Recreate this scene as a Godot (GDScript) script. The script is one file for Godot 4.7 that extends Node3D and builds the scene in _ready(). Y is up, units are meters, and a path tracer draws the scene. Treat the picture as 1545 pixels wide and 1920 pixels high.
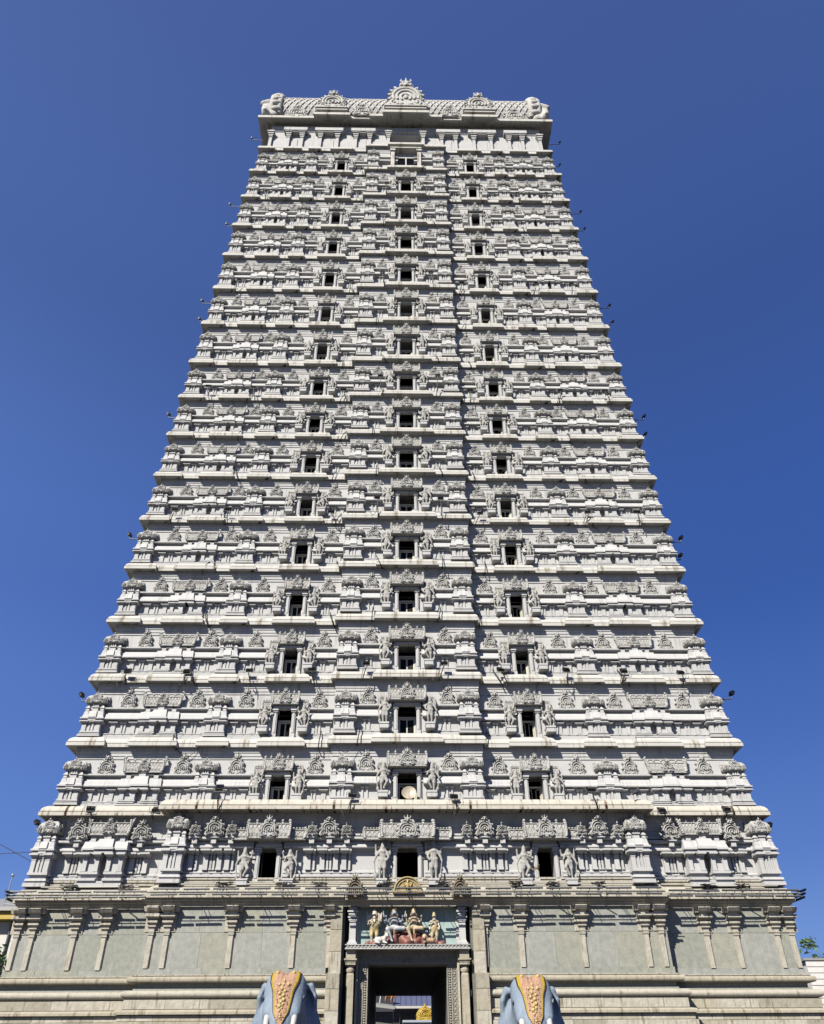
extends Node3D
# A tall carved temple tower over a stone gate, seen from the paved court in front of it.

# height of every cornice lip and half width of the tower there
const LIP_H := [7.045, 9.932, 12.621, 15.402, 18.207, 21.049, 23.909, 26.755, 29.632, 32.557, 35.511, 39.058, 42.658, 46.369, 50.003, 53.815, 57.548, 61.164, 66.355]
const LIP_W := [13.671, 13.689, 13.401, 13.229, 13.158, 13.021, 12.942, 12.833, 12.741, 12.65, 12.58, 12.442, 12.309, 12.224, 12.102, 11.992, 11.874, 11.62, 12.217]
const EXPOSURE := 2.3
const ALB := 0.43            # all stone and paint share one brightness scale
const AXIS := -0.08          # the tower's middle line
const BACK := -15.0
const ORD := ["first", "second", "third", "fourth", "fifth", "sixth", "seventh", "eighth", "ninth", "tenth", "eleventh", "twelfth", "thirteenth", "fourteenth", "fifteenth", "sixteenth", "seventeenth", "eighteenth", "nineteenth", "twentieth"]

var M := {}
var used := {}
var rng := RandomNumberGenerator.new()


# ------------------------------------------------------------------ mesh helper
class MB:
	var v := PackedVector3Array()
	var n := PackedVector3Array()
	var c := PackedColorArray()
	var col := Color.WHITE
	var painted := false

	func tri(a: Vector3, b: Vector3, d: Vector3) -> void:
		var k := (b - a).cross(d - a)
		if k.length_squared() < 1e-16:
			return
		k = k.normalized()
		trin(a, b, d, k, k, k)

	func trin(a: Vector3, b: Vector3, d: Vector3, na: Vector3, nb: Vector3, nd: Vector3) -> void:
		v.append(a); v.append(d); v.append(b)
		n.append(na); n.append(nd); n.append(nb)
		if painted:
			c.append(col); c.append(col); c.append(col)

	func quad(a: Vector3, b: Vector3, d: Vector3, e: Vector3) -> void:
		tri(a, b, d)
		tri(a, d, e)

	func box(x0: float, x1: float, y0: float, y1: float, z0: float, z1: float) -> void:
		frus((x0 + x1) / 2, (z0 + z1) / 2, y0, (x1 - x0) / 2, (z1 - z0) / 2, y1, (x1 - x0) / 2, (z1 - z0) / 2)

	# a rectangular frustum, standing
	func frus(x: float, z: float, y0: float, w0: float, d0: float, y1: float, w1: float, d1: float) -> void:
		var a := [Vector3(x - w0, y0, z + d0), Vector3(x + w0, y0, z + d0), Vector3(x + w0, y0, z - d0), Vector3(x - w0, y0, z - d0)]
		var b := [Vector3(x - w1, y1, z + d1), Vector3(x + w1, y1, z + d1), Vector3(x + w1, y1, z - d1), Vector3(x - w1, y1, z - d1)]
		for i in 4:
			var j := (i + 1) % 4
			quad(a[i], a[j], b[j], b[i])
		quad(b[0], b[1], b[2], b[3])
		quad(a[3], a[2], a[1], a[0])

	# a box whose front edges are chamfered
	func slab(x0: float, x1: float, y0: float, y1: float, z0: float, z1: float, b: float) -> void:
		var f := [Vector3(x0 + b, y0 + b, z1), Vector3(x1 - b, y0 + b, z1), Vector3(x1 - b, y1 - b, z1), Vector3(x0 + b, y1 - b, z1)]
		var s := [Vector3(x0, y0, z1 - b), Vector3(x1, y0, z1 - b), Vector3(x1, y1, z1 - b), Vector3(x0, y1, z1 - b)]
		var k := [Vector3(x0, y0, z0), Vector3(x1, y0, z0), Vector3(x1, y1, z0), Vector3(x0, y1, z0)]
		quad(f[0], f[1], f[2], f[3])
		for i in 4:
			var j := (i + 1) % 4
			quad(s[i], s[j], f[j], f[i])
			quad(k[i], k[j], s[j], s[i])

	# a polygon in x,y (counter-clockwise) drawn out from z0 to z1, chamfered at the front
	func ext(p: PackedVector2Array, z0: float, z1: float, bevel := 0.0) -> void:
		var f := p
		if bevel > 0.0:
			var off := Geometry2D.offset_polygon(p, -bevel)
			if off.size() == 1 and off[0].size() == p.size():
				pass
			f = p
		var t := Geometry2D.triangulate_polygon(f)
		for i in range(0, t.size(), 3):
			var a := f[t[i]]; var b := f[t[i + 1]]; var d := f[t[i + 2]]
			if (b - a).cross(d - a) < 0:
				var q := b; b = d; d = q
			tri(Vector3(a.x, a.y, z1), Vector3(b.x, b.y, z1), Vector3(d.x, d.y, z1))
		for i in p.size():
			var a := p[i]; var b := p[(i + 1) % p.size()]
			quad(Vector3(a.x, a.y, z0), Vector3(b.x, b.y, z0), Vector3(b.x, b.y, z1), Vector3(a.x, a.y, z1))

	# a closed profile of (outwards, up) run along x, with end caps; z is the wall it stands on
	func run(x0: float, x1: float, z: float, p: PackedVector2Array) -> void:
		for i in p.size():
			var a := p[i]; var b := p[(i + 1) % p.size()]
			quad(Vector3(x0, a.y, z + a.x), Vector3(x1, a.y, z + a.x), Vector3(x1, b.y, z + b.x), Vector3(x0, b.y, z + b.x))
		var t := Geometry2D.triangulate_polygon(p)
		for i in range(0, t.size(), 3):
			for x in [x0, x1]:
				tri(Vector3(x, p[t[i]].y, z + p[t[i]].x), Vector3(x, p[t[i + 1]].y, z + p[t[i + 1]].x), Vector3(x, p[t[i + 2]].y, z + p[t[i + 2]].x))

	# revolve (radius, y) about the upright axis through x,z
	func lathe(p: PackedVector2Array, x: float, z: float, seg: int, flat := false, squash := 1.0) -> void:
		for i in p.size() - 1:
			var a := p[i]; var b := p[i + 1]
			var t := (b - a)
			var nr := Vector2(t.y, -t.x).normalized()
			for s in seg:
				var u := TAU * s / seg; var w := TAU * (s + 1) / seg
				var d0 := Vector3(cos(u), 0, -sin(u)); var d1 := Vector3(cos(w), 0, -sin(w))
				var q := [Vector3(x, a.y, z) + d0 * a.x, Vector3(x, a.y, z) + d1 * a.x, Vector3(x, b.y, z) + d1 * b.x, Vector3(x, b.y, z) + d0 * b.x]
				for k in 4:
					q[k].z = z + (q[k].z - z) * squash
				if flat:
					quad(q[0], q[1], q[2], q[3])
				else:
					var m0 := (d0 * nr.x + Vector3.UP * nr.y).normalized(); var m1 := (d1 * nr.x + Vector3.UP * nr.y).normalized()
					if a.x > 1e-6:
						trin(q[0], q[1], q[2], m0, m1, m1)
					if b.x > 1e-6:
						trin(q[0], q[2], q[3], m0, m1, m0)

	func ball(o: Vector3, r: Vector3, seg := 8, rings := 5) -> void:
		for i in rings:
			var a := PI * i / rings - PI / 2; var b := PI * (i + 1) / rings - PI / 2
			for s in seg:
				var u := TAU * s / seg; var w := TAU * (s + 1) / seg
				var d := [Vector3(cos(a) * cos(u), sin(a), -cos(a) * sin(u)), Vector3(cos(a) * cos(w), sin(a), -cos(a) * sin(w)), Vector3(cos(b) * cos(w), sin(b), -cos(b) * sin(w)), Vector3(cos(b) * cos(u), sin(b), -cos(b) * sin(u))]
				var m := []
				for k in 4:
					m.append((d[k] / r).normalized())
				if i > 0:
					trin(o + d[0] * r, o + d[1] * r, o + d[2] * r, m[0], m[1], m[2])
				if i < rings - 1:
					trin(o + d[0] * r, o + d[2] * r, o + d[3] * r, m[0], m[2], m[3])

	# a round bar along points; radius may taper to r1
	func tube(p: PackedVector3Array, r: float, seg := 6, r1 := -1.0, caps := true) -> void:
		if r1 < 0:
			r1 = r
		var side := Vector3.ZERO
		var old := []
		var oldn := []
		for i in p.size():
			var t := (p[mini(i + 1, p.size() - 1)] - p[maxi(i - 1, 0)]).normalized()
			if i == 0:
				side = t.cross(Vector3.UP if absf(t.y) < 0.9 else Vector3.RIGHT).normalized()
			side = (side - t * side.dot(t)).normalized()
			var up := side.cross(t)
			var rr := lerpf(r, r1, float(i) / (p.size() - 1))
			var ring := []; var ns := []
			for s in seg:
				var d := side * cos(TAU * s / seg) + up * sin(TAU * s / seg)
				ns.append(d); ring.append(p[i] + d * rr)
			if i > 0:
				for s in seg:
					var k := (s + 1) % seg
					trin(old[s], ring[s], ring[k], oldn[s], ns[s], ns[k])
					trin(old[s], ring[k], old[k], oldn[s], ns[k], oldn[k])
			if caps and (i == 0 or i == p.size() - 1):
				for s in range(1, seg - 1):
					if i == 0:
						tri(ring[0], ring[s], ring[s + 1])
					else:
						tri(ring[0], ring[s + 1], ring[s])
			old = ring; oldn = ns

	# an outline in x,z (running left to right along the front) swept with a profile of (outwards, y)
	func sweep(o: PackedVector2Array, p: PackedVector2Array, closed := true) -> void:
		var cnt := o.size()
		var nn := []
		for i in cnt:
			var e := (o[(i + 1) % cnt] - o[i]).normalized()
			nn.append(Vector2(-e.y, e.x))
		var rows := []
		for q in p:
			var row := []
			for i in cnt:
				var a: Vector2 = nn[(i + cnt - 1) % cnt] if closed or i > 0 else nn[i]
				var b: Vector2 = nn[i] if closed or i < cnt - 1 else nn[i - 1]
				var d := a if absf(a.dot(b)) > 0.9 else a + b
				row.append(Vector3(o[i].x + d.x * q.x, q.y, o[i].y + d.y * q.x))
			rows.append(row)
		for j in rows.size() - 1:
			for i in (cnt if closed else cnt - 1):
				var k := (i + 1) % cnt
				quad(rows[j][i], rows[j][k], rows[j + 1][k], rows[j + 1][i])

	func cap(o: PackedVector2Array, y: float) -> void:
		var t := Geometry2D.triangulate_polygon(o)
		for i in range(0, t.size(), 3):
			var a := o[t[i]]; var b := o[t[i + 1]]; var d := o[t[i + 2]]
			var A := Vector3(a.x, y, a.y); var B := Vector3(b.x, y, b.y); var D := Vector3(d.x, y, d.y)
			if (B - A).cross(D - A).y < 0:
				tri(A, D, B)
			else:
				tri(A, B, D)

	static func inset(o: PackedVector2Array, d: float) -> PackedVector2Array:
		var r := PackedVector2Array()
		var cnt := o.size()
		for i in cnt:
			var e0 := (o[i] - o[(i + cnt - 1) % cnt]).normalized()
			var e1 := (o[(i + 1) % cnt] - o[i]).normalized()
			var a := Vector2(-e0.y, e0.x); var b := Vector2(-e1.y, e1.x)
			r.append(o[i] + (a if absf(a.dot(b)) > 0.9 else a + b) * d)
		return r

	func add(o: MB, x: Transform3D) -> void:
		var flip := x.basis.determinant() < 0
		var nb := x.basis.inverse().transposed()
		for i in range(0, o.v.size(), 3):
			for k in ([0, 2, 1] if flip else [0, 1, 2]):
				v.append(x * o.v[i + k])
				n.append((nb * o.n[i + k]).normalized())
				if painted:
					c.append(o.c[i + k] if o.painted else col)

	func mesh() -> ArrayMesh:
		var a := []
		a.resize(Mesh.ARRAY_MAX)
		a[Mesh.ARRAY_VERTEX] = v
		a[Mesh.ARRAY_NORMAL] = n
		if painted:
			a[Mesh.ARRAY_COLOR] = c
		var m := ArrayMesh.new()
		m.add_surface_from_arrays(Mesh.PRIMITIVE_TRIANGLES, a)
		return m


# ------------------------------------------------------------------ bodies: joined tapered limbs, meshed with surface nets
class Body:
	var limbs := []

	func limb(a: Vector3, b: Vector3, ra: float, rb: float, color := Color.WHITE, k := 0.03, squash := Vector3.ONE) -> void:
		limbs.append([a, b, ra, rb, k, color, squash])

	func build(cell: float) -> MB:
		var lo := Vector3.INF; var hi := -Vector3.INF
		for l in limbs:
			var r := maxf(l[2], l[3]) * maxf(l[6].x, maxf(l[6].y, l[6].z)) + cell * 2
			for q in [l[0], l[1]]:
				lo = lo.min(q - Vector3.ONE * r); hi = hi.max(q + Vector3.ONE * r)
		var nx := int((hi.x - lo.x) / cell) + 2; var ny := int((hi.y - lo.y) / cell) + 2; var nz := int((hi.z - lo.z) / cell) + 2
		var d := PackedFloat32Array(); d.resize(nx * ny * nz); d.fill(1e3)
		var best := PackedFloat32Array(); best.resize(nx * ny * nz); best.fill(1e3)
		var who := PackedInt32Array(); who.resize(nx * ny * nz)
		for li in limbs.size():
			var l: Array = limbs[li]
			var s: Vector3 = l[6]
			var a: Vector3 = l[0]; var b: Vector3 = l[1]; var ra: float = l[2]; var rb: float = l[3]; var k: float = l[4]
			var smin := minf(s.x, minf(s.y, s.z)); var smax := maxf(s.x, maxf(s.y, s.z))
			var r := maxf(ra, rb) * smax + k + cell * 2.5
			var i0 := ((a.min(b) - Vector3.ONE * r - lo) / cell).floor(); var i1 := ((a.max(b) + Vector3.ONE * r - lo) / cell).ceil()
			var mid := (a + b) / 2
			var A := (a - mid) / s; var ab := (b - a) / s
			var L := maxf(ab.length_squared(), 1e-9)
			for z in range(maxi(0, int(i0.z)), mini(nz, int(i1.z) + 1)):
				for y in range(maxi(0, int(i0.y)), mini(ny, int(i1.y) + 1)):
					var at := (z * ny + y) * nx
					for x in range(maxi(0, int(i0.x)), mini(nx, int(i1.x) + 1)):
						var q := (lo + Vector3(x, y, z) * cell - mid) / s - A
						var t := clampf(q.dot(ab) / L, 0, 1)
						var e := ((q - ab * t).length() - lerpf(ra, rb, t)) * smin
						var i := at + x
						if e < best[i]:
							best[i] = e; who[i] = li
						var o := d[i]
						var h := maxf(k - absf(o - e), 0.0)
						d[i] = minf(o, e) - (h * h / (4 * k) if k > 0 else 0.0)
		var id := PackedInt32Array(); id.resize(nx * ny * nz); id.fill(-1)
		var P := PackedVector3Array(); var C := PackedColorArray()
		var st := [0, 1, nx, nx + 1, nx * ny, nx * ny + 1, nx * ny + nx, nx * ny + nx + 1]
		var cv := [Vector3(0, 0, 0), Vector3(1, 0, 0), Vector3(0, 1, 0), Vector3(1, 1, 0), Vector3(0, 0, 1), Vector3(1, 0, 1), Vector3(0, 1, 1), Vector3(1, 1, 1)]
		var ed := [[0, 1], [2, 3], [4, 5], [6, 7], [0, 2], [1, 3], [4, 6], [5, 7], [0, 4], [1, 5], [2, 6], [3, 7]]
		for z in nz - 1:
			for y in ny - 1:
				for x in nx - 1:
					var i := (z * ny + y) * nx + x
					var d0 := d[i]
					if absf(d0) > cell * 3:
						continue
					var m := 0
					for k in 8:
						if d[i + st[k]] < 0:
							m |= 1 << k
					if m == 0 or m == 255:
						continue
					var sum := Vector3.ZERO; var cnt := 0
					for e in ed:
						var da := d[i + st[e[0]]]; var db := d[i + st[e[1]]]
						if (da < 0) != (db < 0):
							var f := da / (da - db)
							sum += cv[e[0]].lerp(cv[e[1]], f); cnt += 1
					id[i] = P.size()
					P.append(lo + (Vector3(x, y, z) + sum / cnt) * cell)
					C.append(limbs[who[i]][5])
		var N := PackedVector3Array(); N.resize(P.size())
		var T := PackedInt32Array()
		for z in range(1, nz - 1):
			for y in range(1, ny - 1):
				for x in range(1, nx - 1):
					var i := (z * ny + y) * nx + x
					var s0 := d[i] < 0
					for ax in 3:
						var j: int = i + [1, nx, nx * ny][ax]
						if s0 == (d[j] < 0):
							continue
						var u: int = [nx, nx * ny, 1][ax]; var w: int = [nx * ny, 1, nx][ax]
						var q := [id[i], id[i - u], id[i - u - w], id[i - w]]
						if q.min() < 0:
							continue
						if not s0:
							q.reverse()
						T.append_array([q[0], q[1], q[2], q[0], q[2], q[3]])
		for i in range(0, T.size(), 3):
			var k := (P[T[i + 1]] - P[T[i]]).cross(P[T[i + 2]] - P[T[i]])
			for e in 3:
				N[T[i + e]] += k
		var o := MB.new()
		o.painted = true
		for i in range(0, T.size(), 3):
			for e in [0, 2, 1]:
				var q := T[i + e]
				o.v.append(P[q]); o.n.append(N[q].normalized()); o.c.append(C[q])
		return o


# ------------------------------------------------------------------ naming helpers
func numbered(called: String, parent: Node) -> String:
	var key := str(parent.get_instance_id()) + called
	var k: int = used.get(key, 0)
	used[key] = k + 1
	return called if k == 0 else "%s_%03d" % [called, k]


# hand-made pieces are never quite alike
func uneven(t: Transform3D, a := .03) -> Transform3D:
	var b := Basis(Vector3.UP, rng.randf_range(-a, a)) * Basis(Vector3.BACK, rng.randf_range(-a, a) * .5)
	return Transform3D(t.basis * b.scaled(Vector3(1 + rng.randf_range(-a, a), 1 + rng.randf_range(-a, a), 1 + rng.randf_range(-a, a))), t.origin + Vector3(rng.randf_range(-a, a) * .5, rng.randf_range(-.006, .006), 0))


func put(called: String, m: Mesh, material: Material, parent: Node, x := Transform3D.IDENTITY) -> MeshInstance3D:
	var o := MeshInstance3D.new()
	o.name = numbered(called, parent)
	o.mesh = m
	o.material_override = material
	o.transform = x
	parent.add_child(o, true)
	return o


func obj(called: String, b: MB, material: Material, parent: Node = self) -> MeshInstance3D:
	return put(called, b.mesh(), material, parent)


func tag(o: Node, label: String, category: String, group := "") -> Node:
	o.set_meta("label", label)
	o.set_meta("category", category)
	if group:
		o.set_meta("group", group)
	return o


func thing(called: String, label: String, category: String, at := Vector3.ZERO, group := "") -> Node3D:
	var o := Node3D.new()
	o.name = numbered(called, self)
	o.position = at
	add_child(o, true)
	tag(o, label, category, group)
	return o


func at(x: float, y: float, z: float, s := Vector3.ONE) -> Transform3D:
	return Transform3D(Basis.from_scale(s), Vector3(x, y, z))


func pv(a: Array) -> PackedVector2Array:
	var p := PackedVector2Array()
	for i in range(0, a.size(), 2):
		p.append(Vector2(a[i], a[i + 1]))
	return p


# ------------------------------------------------------------------ materials
func noise_bytes(seed_: int, w: int, h: int, f: float, octaves := 4) -> PackedByteArray:
	var nz := FastNoiseLite.new()
	nz.seed = seed_
	nz.frequency = f
	nz.fractal_octaves = octaves
	var im := nz.get_seamless_image(w, h)
	if w != 512 or h != 512:
		im.resize(512, 512, Image.INTERPOLATE_CUBIC)
	im.convert(Image.FORMAT_L8)
	return im.get_data()


# base colours a..b in blotches, speckle, and upright streaks of dirt
func weathered(seed_: int, a: Color, b: Color, dirt: Color, streak: float, speckle: float, blotch_f := 0.012) -> ImageTexture:
	var n1 := noise_bytes(seed_, 512, 512, blotch_f, 5)
	var n2 := noise_bytes(seed_ + 1, 512, 32, 0.05, 4)
	var n3 := noise_bytes(seed_ + 2, 512, 512, 0.2, 2)
	var n4 := noise_bytes(seed_ + 3, 512, 512, 0.006, 3)
	var out := PackedByteArray()
	out.resize(512 * 512 * 3)
	for i in 512 * 512:
		var t := n1[i] / 255.0
		var s := clampf((n2[i] / 255.0 - 0.58) * 4.0, 0, 1) * clampf((n4[i] / 255.0 - 0.35) * 2.5, 0, 1) * streak
		var g := 1.0 + (n3[i] / 255.0 - 0.5) * speckle
		var q := a.lerp(b, t).lerp(dirt, s)
		out[i * 3] = int(clampf(q.r * g, 0, 1) * 255)
		out[i * 3 + 1] = int(clampf(q.g * g, 0, 1) * 255)
		out[i * 3 + 2] = int(clampf(q.b * g, 0, 1) * 255)
	var im := Image.create_from_data(512, 512, false, Image.FORMAT_RGB8, out)
	return ImageTexture.create_from_image(im)


func surf(tex: Texture2D, size_m: float, rough := 0.85, tint := Color.WHITE, bump := 0.0) -> StandardMaterial3D:
	var m := StandardMaterial3D.new()
	m.albedo_color = tint
	m.albedo_texture = tex
	m.uv1_triplanar = true
	m.uv1_world_triplanar = true
	m.uv1_scale = Vector3.ONE / size_m
	m.roughness = rough
	m.metallic_specular = 0.3
	if bump > 0:
		m.normal_enabled = true
		m.normal_texture = M.relief
		m.normal_scale = bump
	return m


func plain(c: Color, rough := 0.6, metal := 0.0) -> StandardMaterial3D:
	var m := StandardMaterial3D.new()
	m.albedo_color = c
	m.roughness = rough
	m.metallic = metal
	return m


func lin(r: float, g: float, b: float) -> Color:
	return Color(r * ALB, g * ALB, b * ALB).linear_to_srgb()


func shade(r: float, g: float, b: float) -> Color:
	return Color(r, g, b).linear_to_srgb()


func make_materials() -> void:
	var nz := FastNoiseLite.new()
	nz.seed = 5
	nz.frequency = 0.03
	nz.fractal_octaves = 5
	var im := nz.get_seamless_image(512, 512)
	im.convert(Image.FORMAT_RGBA8)
	im.bump_map_to_normal_map(6.0)
	M.relief = ImageTexture.create_from_image(im)
	var paint := weathered(11, lin(.645, .655, .665), lin(.735, .742, .748), lin(.42, .42, .40), .9, .07)
	M.wall = surf(paint, 5.0, .8)
	var cream := weathered(21, lin(.68, .675, .635), lin(.79, .786, .755), lin(.24, .20, .14), .8, .08)
	M.cornice = surf(cream, 6.0, .8)
	var rusty := weathered(31, lin(.66, .62, .53), lin(.79, .77, .70), lin(.12, .07, .035), 1.5, .08, .02)
	M.rust = surf(rusty, 5.0, .85)
	var carved := weathered(41, lin(.53, .533, .518), lin(.70, .702, .688), lin(.17, .15, .11), .7, .2, .03)
	M.carved = surf(carved, 1.6, .9, Color.WHITE, 0.8)
	var figure := weathered(51, lin(.46, .458, .435), lin(.57, .567, .545), lin(.2, .18, .15), .6, .12, .03)
	M.figure = surf(figure, 1.2, .8)
	var beige := weathered(61, lin(.53, .50, .42), lin(.69, .66, .575), lin(.22, .18, .12), .7, .10, .015)
	M.beige = surf(beige, 3.0, .85, Color.WHITE, .3)
	M.beige2 = surf(beige, 4.1, .85, shade(.88, .86, .80), .3)
	M.beige3 = surf(beige, 2.3, .85, shade(.76, .76, .72), .3)
	var granite := weathered(71, lin(.35, .37, .345), lin(.50, .51, .47), lin(.55, .55, .50), .6, .42, .02)
	M.granite = surf(granite, 3.0, .7, Color.WHITE)
	M.granite2 = surf(granite, 2.2, .7, shade(.90, .915, .875))
	M.granite3 = surf(granite, 3.7, .7, shade(1, .98, .9))
	M.dark = surf(granite, 3.0, .8, shade(.5, .5, .5))
	M.black = plain(Color(.035, .035, .04), .5)
	M.lens = plain(Color(.05, .055, .06), .15)
	M.grey_metal = plain(lin(.16, .17, .18), .45, .3)
	M.pale_metal = plain(lin(.45, .46, .46), .5, .2)
	M.conduit = plain(lin(.55, .53, .46), .6)
	M.frame = plain(lin(.75, .72, .62), .6)
	var g := plain(Color(.03, .035, .045), .25)
	g.metallic_specular = 0.2
	M.pane = g
	M.painted = plain(Color.WHITE, .55)
	M.painted.vertex_color_use_as_albedo = true


# ------------------------------------------------------------------ carved pieces, each built once
var P := {}


func arc_tube(b: MB, o: Vector2, r: float, a0: float, a1: float, t: float, z: float, seg := 12, squash := 1.0) -> void:
	var p := PackedVector3Array()
	for i in seg + 1:
		var a := lerpf(a0, a1, float(i) / seg)
		p.append(Vector3(o.x + cos(a) * r, o.y + sin(a) * r * squash, z))
	b.tube(p, t, 5)


# a horseshoe medallion, about 1 wide and 1.25 high, standing against z = 0
func medallion(flames: int, face := true) -> MB:
	var b := MB.new()
	var p := PackedVector2Array()
	p.append(Vector2(-.40, 0)); p.append(Vector2(.40, 0))
	p.append(Vector2(.5, .07)); p.append(Vector2(.47, .2))
	var a0 := deg_to_rad(-22.0); var a1 := deg_to_rad(202.0)
	for i in flames:
		for e in [0.0, .35, .5, .8]:
			var a := lerpf(a0, a1, (i + e) / flames)
			var r: float = .40 + (.12 if e == .5 else .09 if e == .35 else .0)
			p.append(Vector2(cos(a) * r, .42 + sin(a) * r * 1.05))
	p.append(Vector2(-.47, .2)); p.append(Vector2(-.5, .07))
	b.ext(p, -.05, .07)
	arc_tube(b, Vector2(0, .42), .35, a0, a1, .045, .08, 14)
	arc_tube(b, Vector2(0, .40), .25, deg_to_rad(-30), deg_to_rad(210), .04, .09, 12)
	arc_tube(b, Vector2(0, .36), .14, deg_to_rad(-50), deg_to_rad(230), .035, .09, 9)
	for s: float in [-1.0, 1.0]:
		arc_tube(b, Vector2(s * .31, .14), .10, PI * .5, PI * .5 - s * TAU * .8, .035, .09, 8)
		b.ball(Vector3(s * .31, .14, .08), Vector3(.05, .05, .06), 6, 4)
		b.ball(Vector3(s * .14, .10, .07), Vector3(.09, .06, .06), 6, 4)
	b.ball(Vector3(0, .36, .09), Vector3(.07, .09, .06), 6, 4)
	for i in flames:
		var a := lerpf(a0, a1, (i + .45) / flames)
		b.ball(Vector3(cos(a) * .42, .42 + sin(a) * .44, .07), Vector3(.04, .04, .04), 5, 3)
	if face:
		b.ball(Vector3(0, .92, .08), Vector3(.13, .12, .10), 8, 5)
		for s: float in [-1.0, 1.0]:
			b.ball(Vector3(s * .06, .95, .16), Vector3(.035, .035, .03), 6, 4)
			b.ball(Vector3(s * .13, .88, .1), Vector3(.05, .06, .06), 6, 4)
			b.tube(PackedVector3Array([Vector3(s * .08, 1.0, .08), Vector3(s * .15, 1.08, .08), Vector3(s * .12, 1.15, .08)]), .035, 5, .012)
		b.ball(Vector3(0, .84, .15), Vector3(.05, .05, .05), 6, 4)
		b.tube(PackedVector3Array([Vector3(0, 1.0, .07), Vector3(0, 1.1, .07), Vector3(0, 1.22, .06)]), .05, 6, .01)
	else:
		b.lathe(pv([.05, .82, .035, .88, .08, .95, .08, 1.0, .03, 1.07, .0, 1.16]), 0, .06, 6)
	return b


# pilaster on z = 0 from y0 to y1
func pilaster(b: MB, x: float, y0: float, y1: float, w: float, d: float, z := 0.0) -> void:
	var h := y1 - y0
	var cw := w * .5
	b.box(x - cw * 1.15, x + cw * 1.15, y0, y0 + h * .10, z - .02, z + d * 1.25)
	b.box(x - cw, x + cw, y0 + h * .10, y1 - h * .26, z - .02, z + d)
	b.box(x - cw * 1.12, x + cw * 1.12, y1 - h * .32, y1 - h * .28, z - .02, z + d * 1.2)
	b.box(x - cw * 1.25, x + cw * 1.25, y1 - h * .22, y1 - h * .17, z - .02, z + d * 1.5)
	b.frus(x, z, y1 - h * .19, cw, d * 1.2, y1 - h * .09, cw * 1.9, d * 2.6)
	b.box(x - cw * 2.1, x + cw * 2.1, y1 - h * .09, y1, z - .02, z + d * 3.0)
	b.box(x - cw * .8, x + cw * .8, y1 - h * .26, y1 - h * .2, z - .02, z + d * .9)


# square miniature shrine; y runs from .5 to 2.9 above the cornice lip, half depth .42
func shrine_body() -> MB:
	var b := MB.new()
	b.frus(0, 0, .44, .47, .47, .56, .47, .47)
	b.frus(0, 0, .56, .40, .40, .62, .40, .40)
	b.frus(0, 0, .62, .45, .45, .70, .43, .43)
	b.frus(0, 0, .70, .33, .33, 1.62, .33, .33)
	b.frus(0, 0, .82, .42, .42, .90, .42, .42)
	for k in 4:
		var t := Transform3D(Basis(Vector3.UP, k * PI / 2), Vector3.ZERO)
		var s := MB.new()
		for q in [-.29, .29]:
			pilaster(s, q, .90, 1.50, .17, .06, .33)
		for q in [-.07, .07]:
			pilaster(s, q, .90, 1.50, .07, .04, .33)
		s.box(-.16, .16, 1.50, 1.58, .30, .47)
		s.frus(0, .36, 1.66, .17, .17, 1.90, .13, .07)
		for q in [-.31, .31]:
			s.frus(q, .31, 1.66, .13, .13, 1.90, .10, .07)
			s.frus(q, .31, 1.92, .08, .07, 2.02, .07, .06)
			s.frus(q, .31, 2.02, .10, .09, 2.05, .10, .09)
			s.frus(q, .31, 2.05, .09, .08, 2.15, .015, .015)
		s.box(-.13, .13, 1.92, 2.10, .28, .36)
		s.box(-.16, .16, 2.06, 2.10, .28, .40)
		for q in [-.09, 0, .09]:
			s.box(q - .025, q + .025, 2.10, 2.2, .28, .36)
		b.add(s, t)
	b.frus(0, 0, 1.50, .44, .44, 1.58, .44, .44)
	b.frus(0, 0, 1.60, .50, .50, 1.66, .50, .50)
	b.frus(0, 0, 1.66, .46, .46, 1.92, .36, .36)
	b.frus(0, 0, 1.92, .28, .28, 2.22, .26, .26)
	return b


func shrine_dome() -> MB:
	var b := MB.new()
	var prof := [.44, 2.20, .46, 2.26, .41, 2.28, .43, 2.36, .43, 2.46, .37, 2.56, .24, 2.65, .11, 2.70]
	for i in range(0, prof.size() - 2, 2):
		b.frus(0, 0, prof[i + 1], prof[i], prof[i], prof[i + 3], prof[i + 2], prof[i + 2])
	b.lathe(pv([.11, 2.69, .13, 2.72, .06, 2.75, .09, 2.80, .08, 2.84, .03, 2.88, .012, 2.98]), 0, 0, 8)
	var md := medallion(6, false)
	for k in 4:
		b.add(md, Transform3D(Basis(Vector3.UP, k * PI / 2), Vector3.ZERO) * at(0, 2.22, .43, Vector3(.5, .45, .5)))
		for s: float in [-1.0, 1.0]:
			b.add(md, Transform3D(Basis(Vector3.UP, k * PI / 2), Vector3.ZERO) * at(s * .36, 2.23, .43, Vector3(.16, .2, .4)))
	return b


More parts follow.
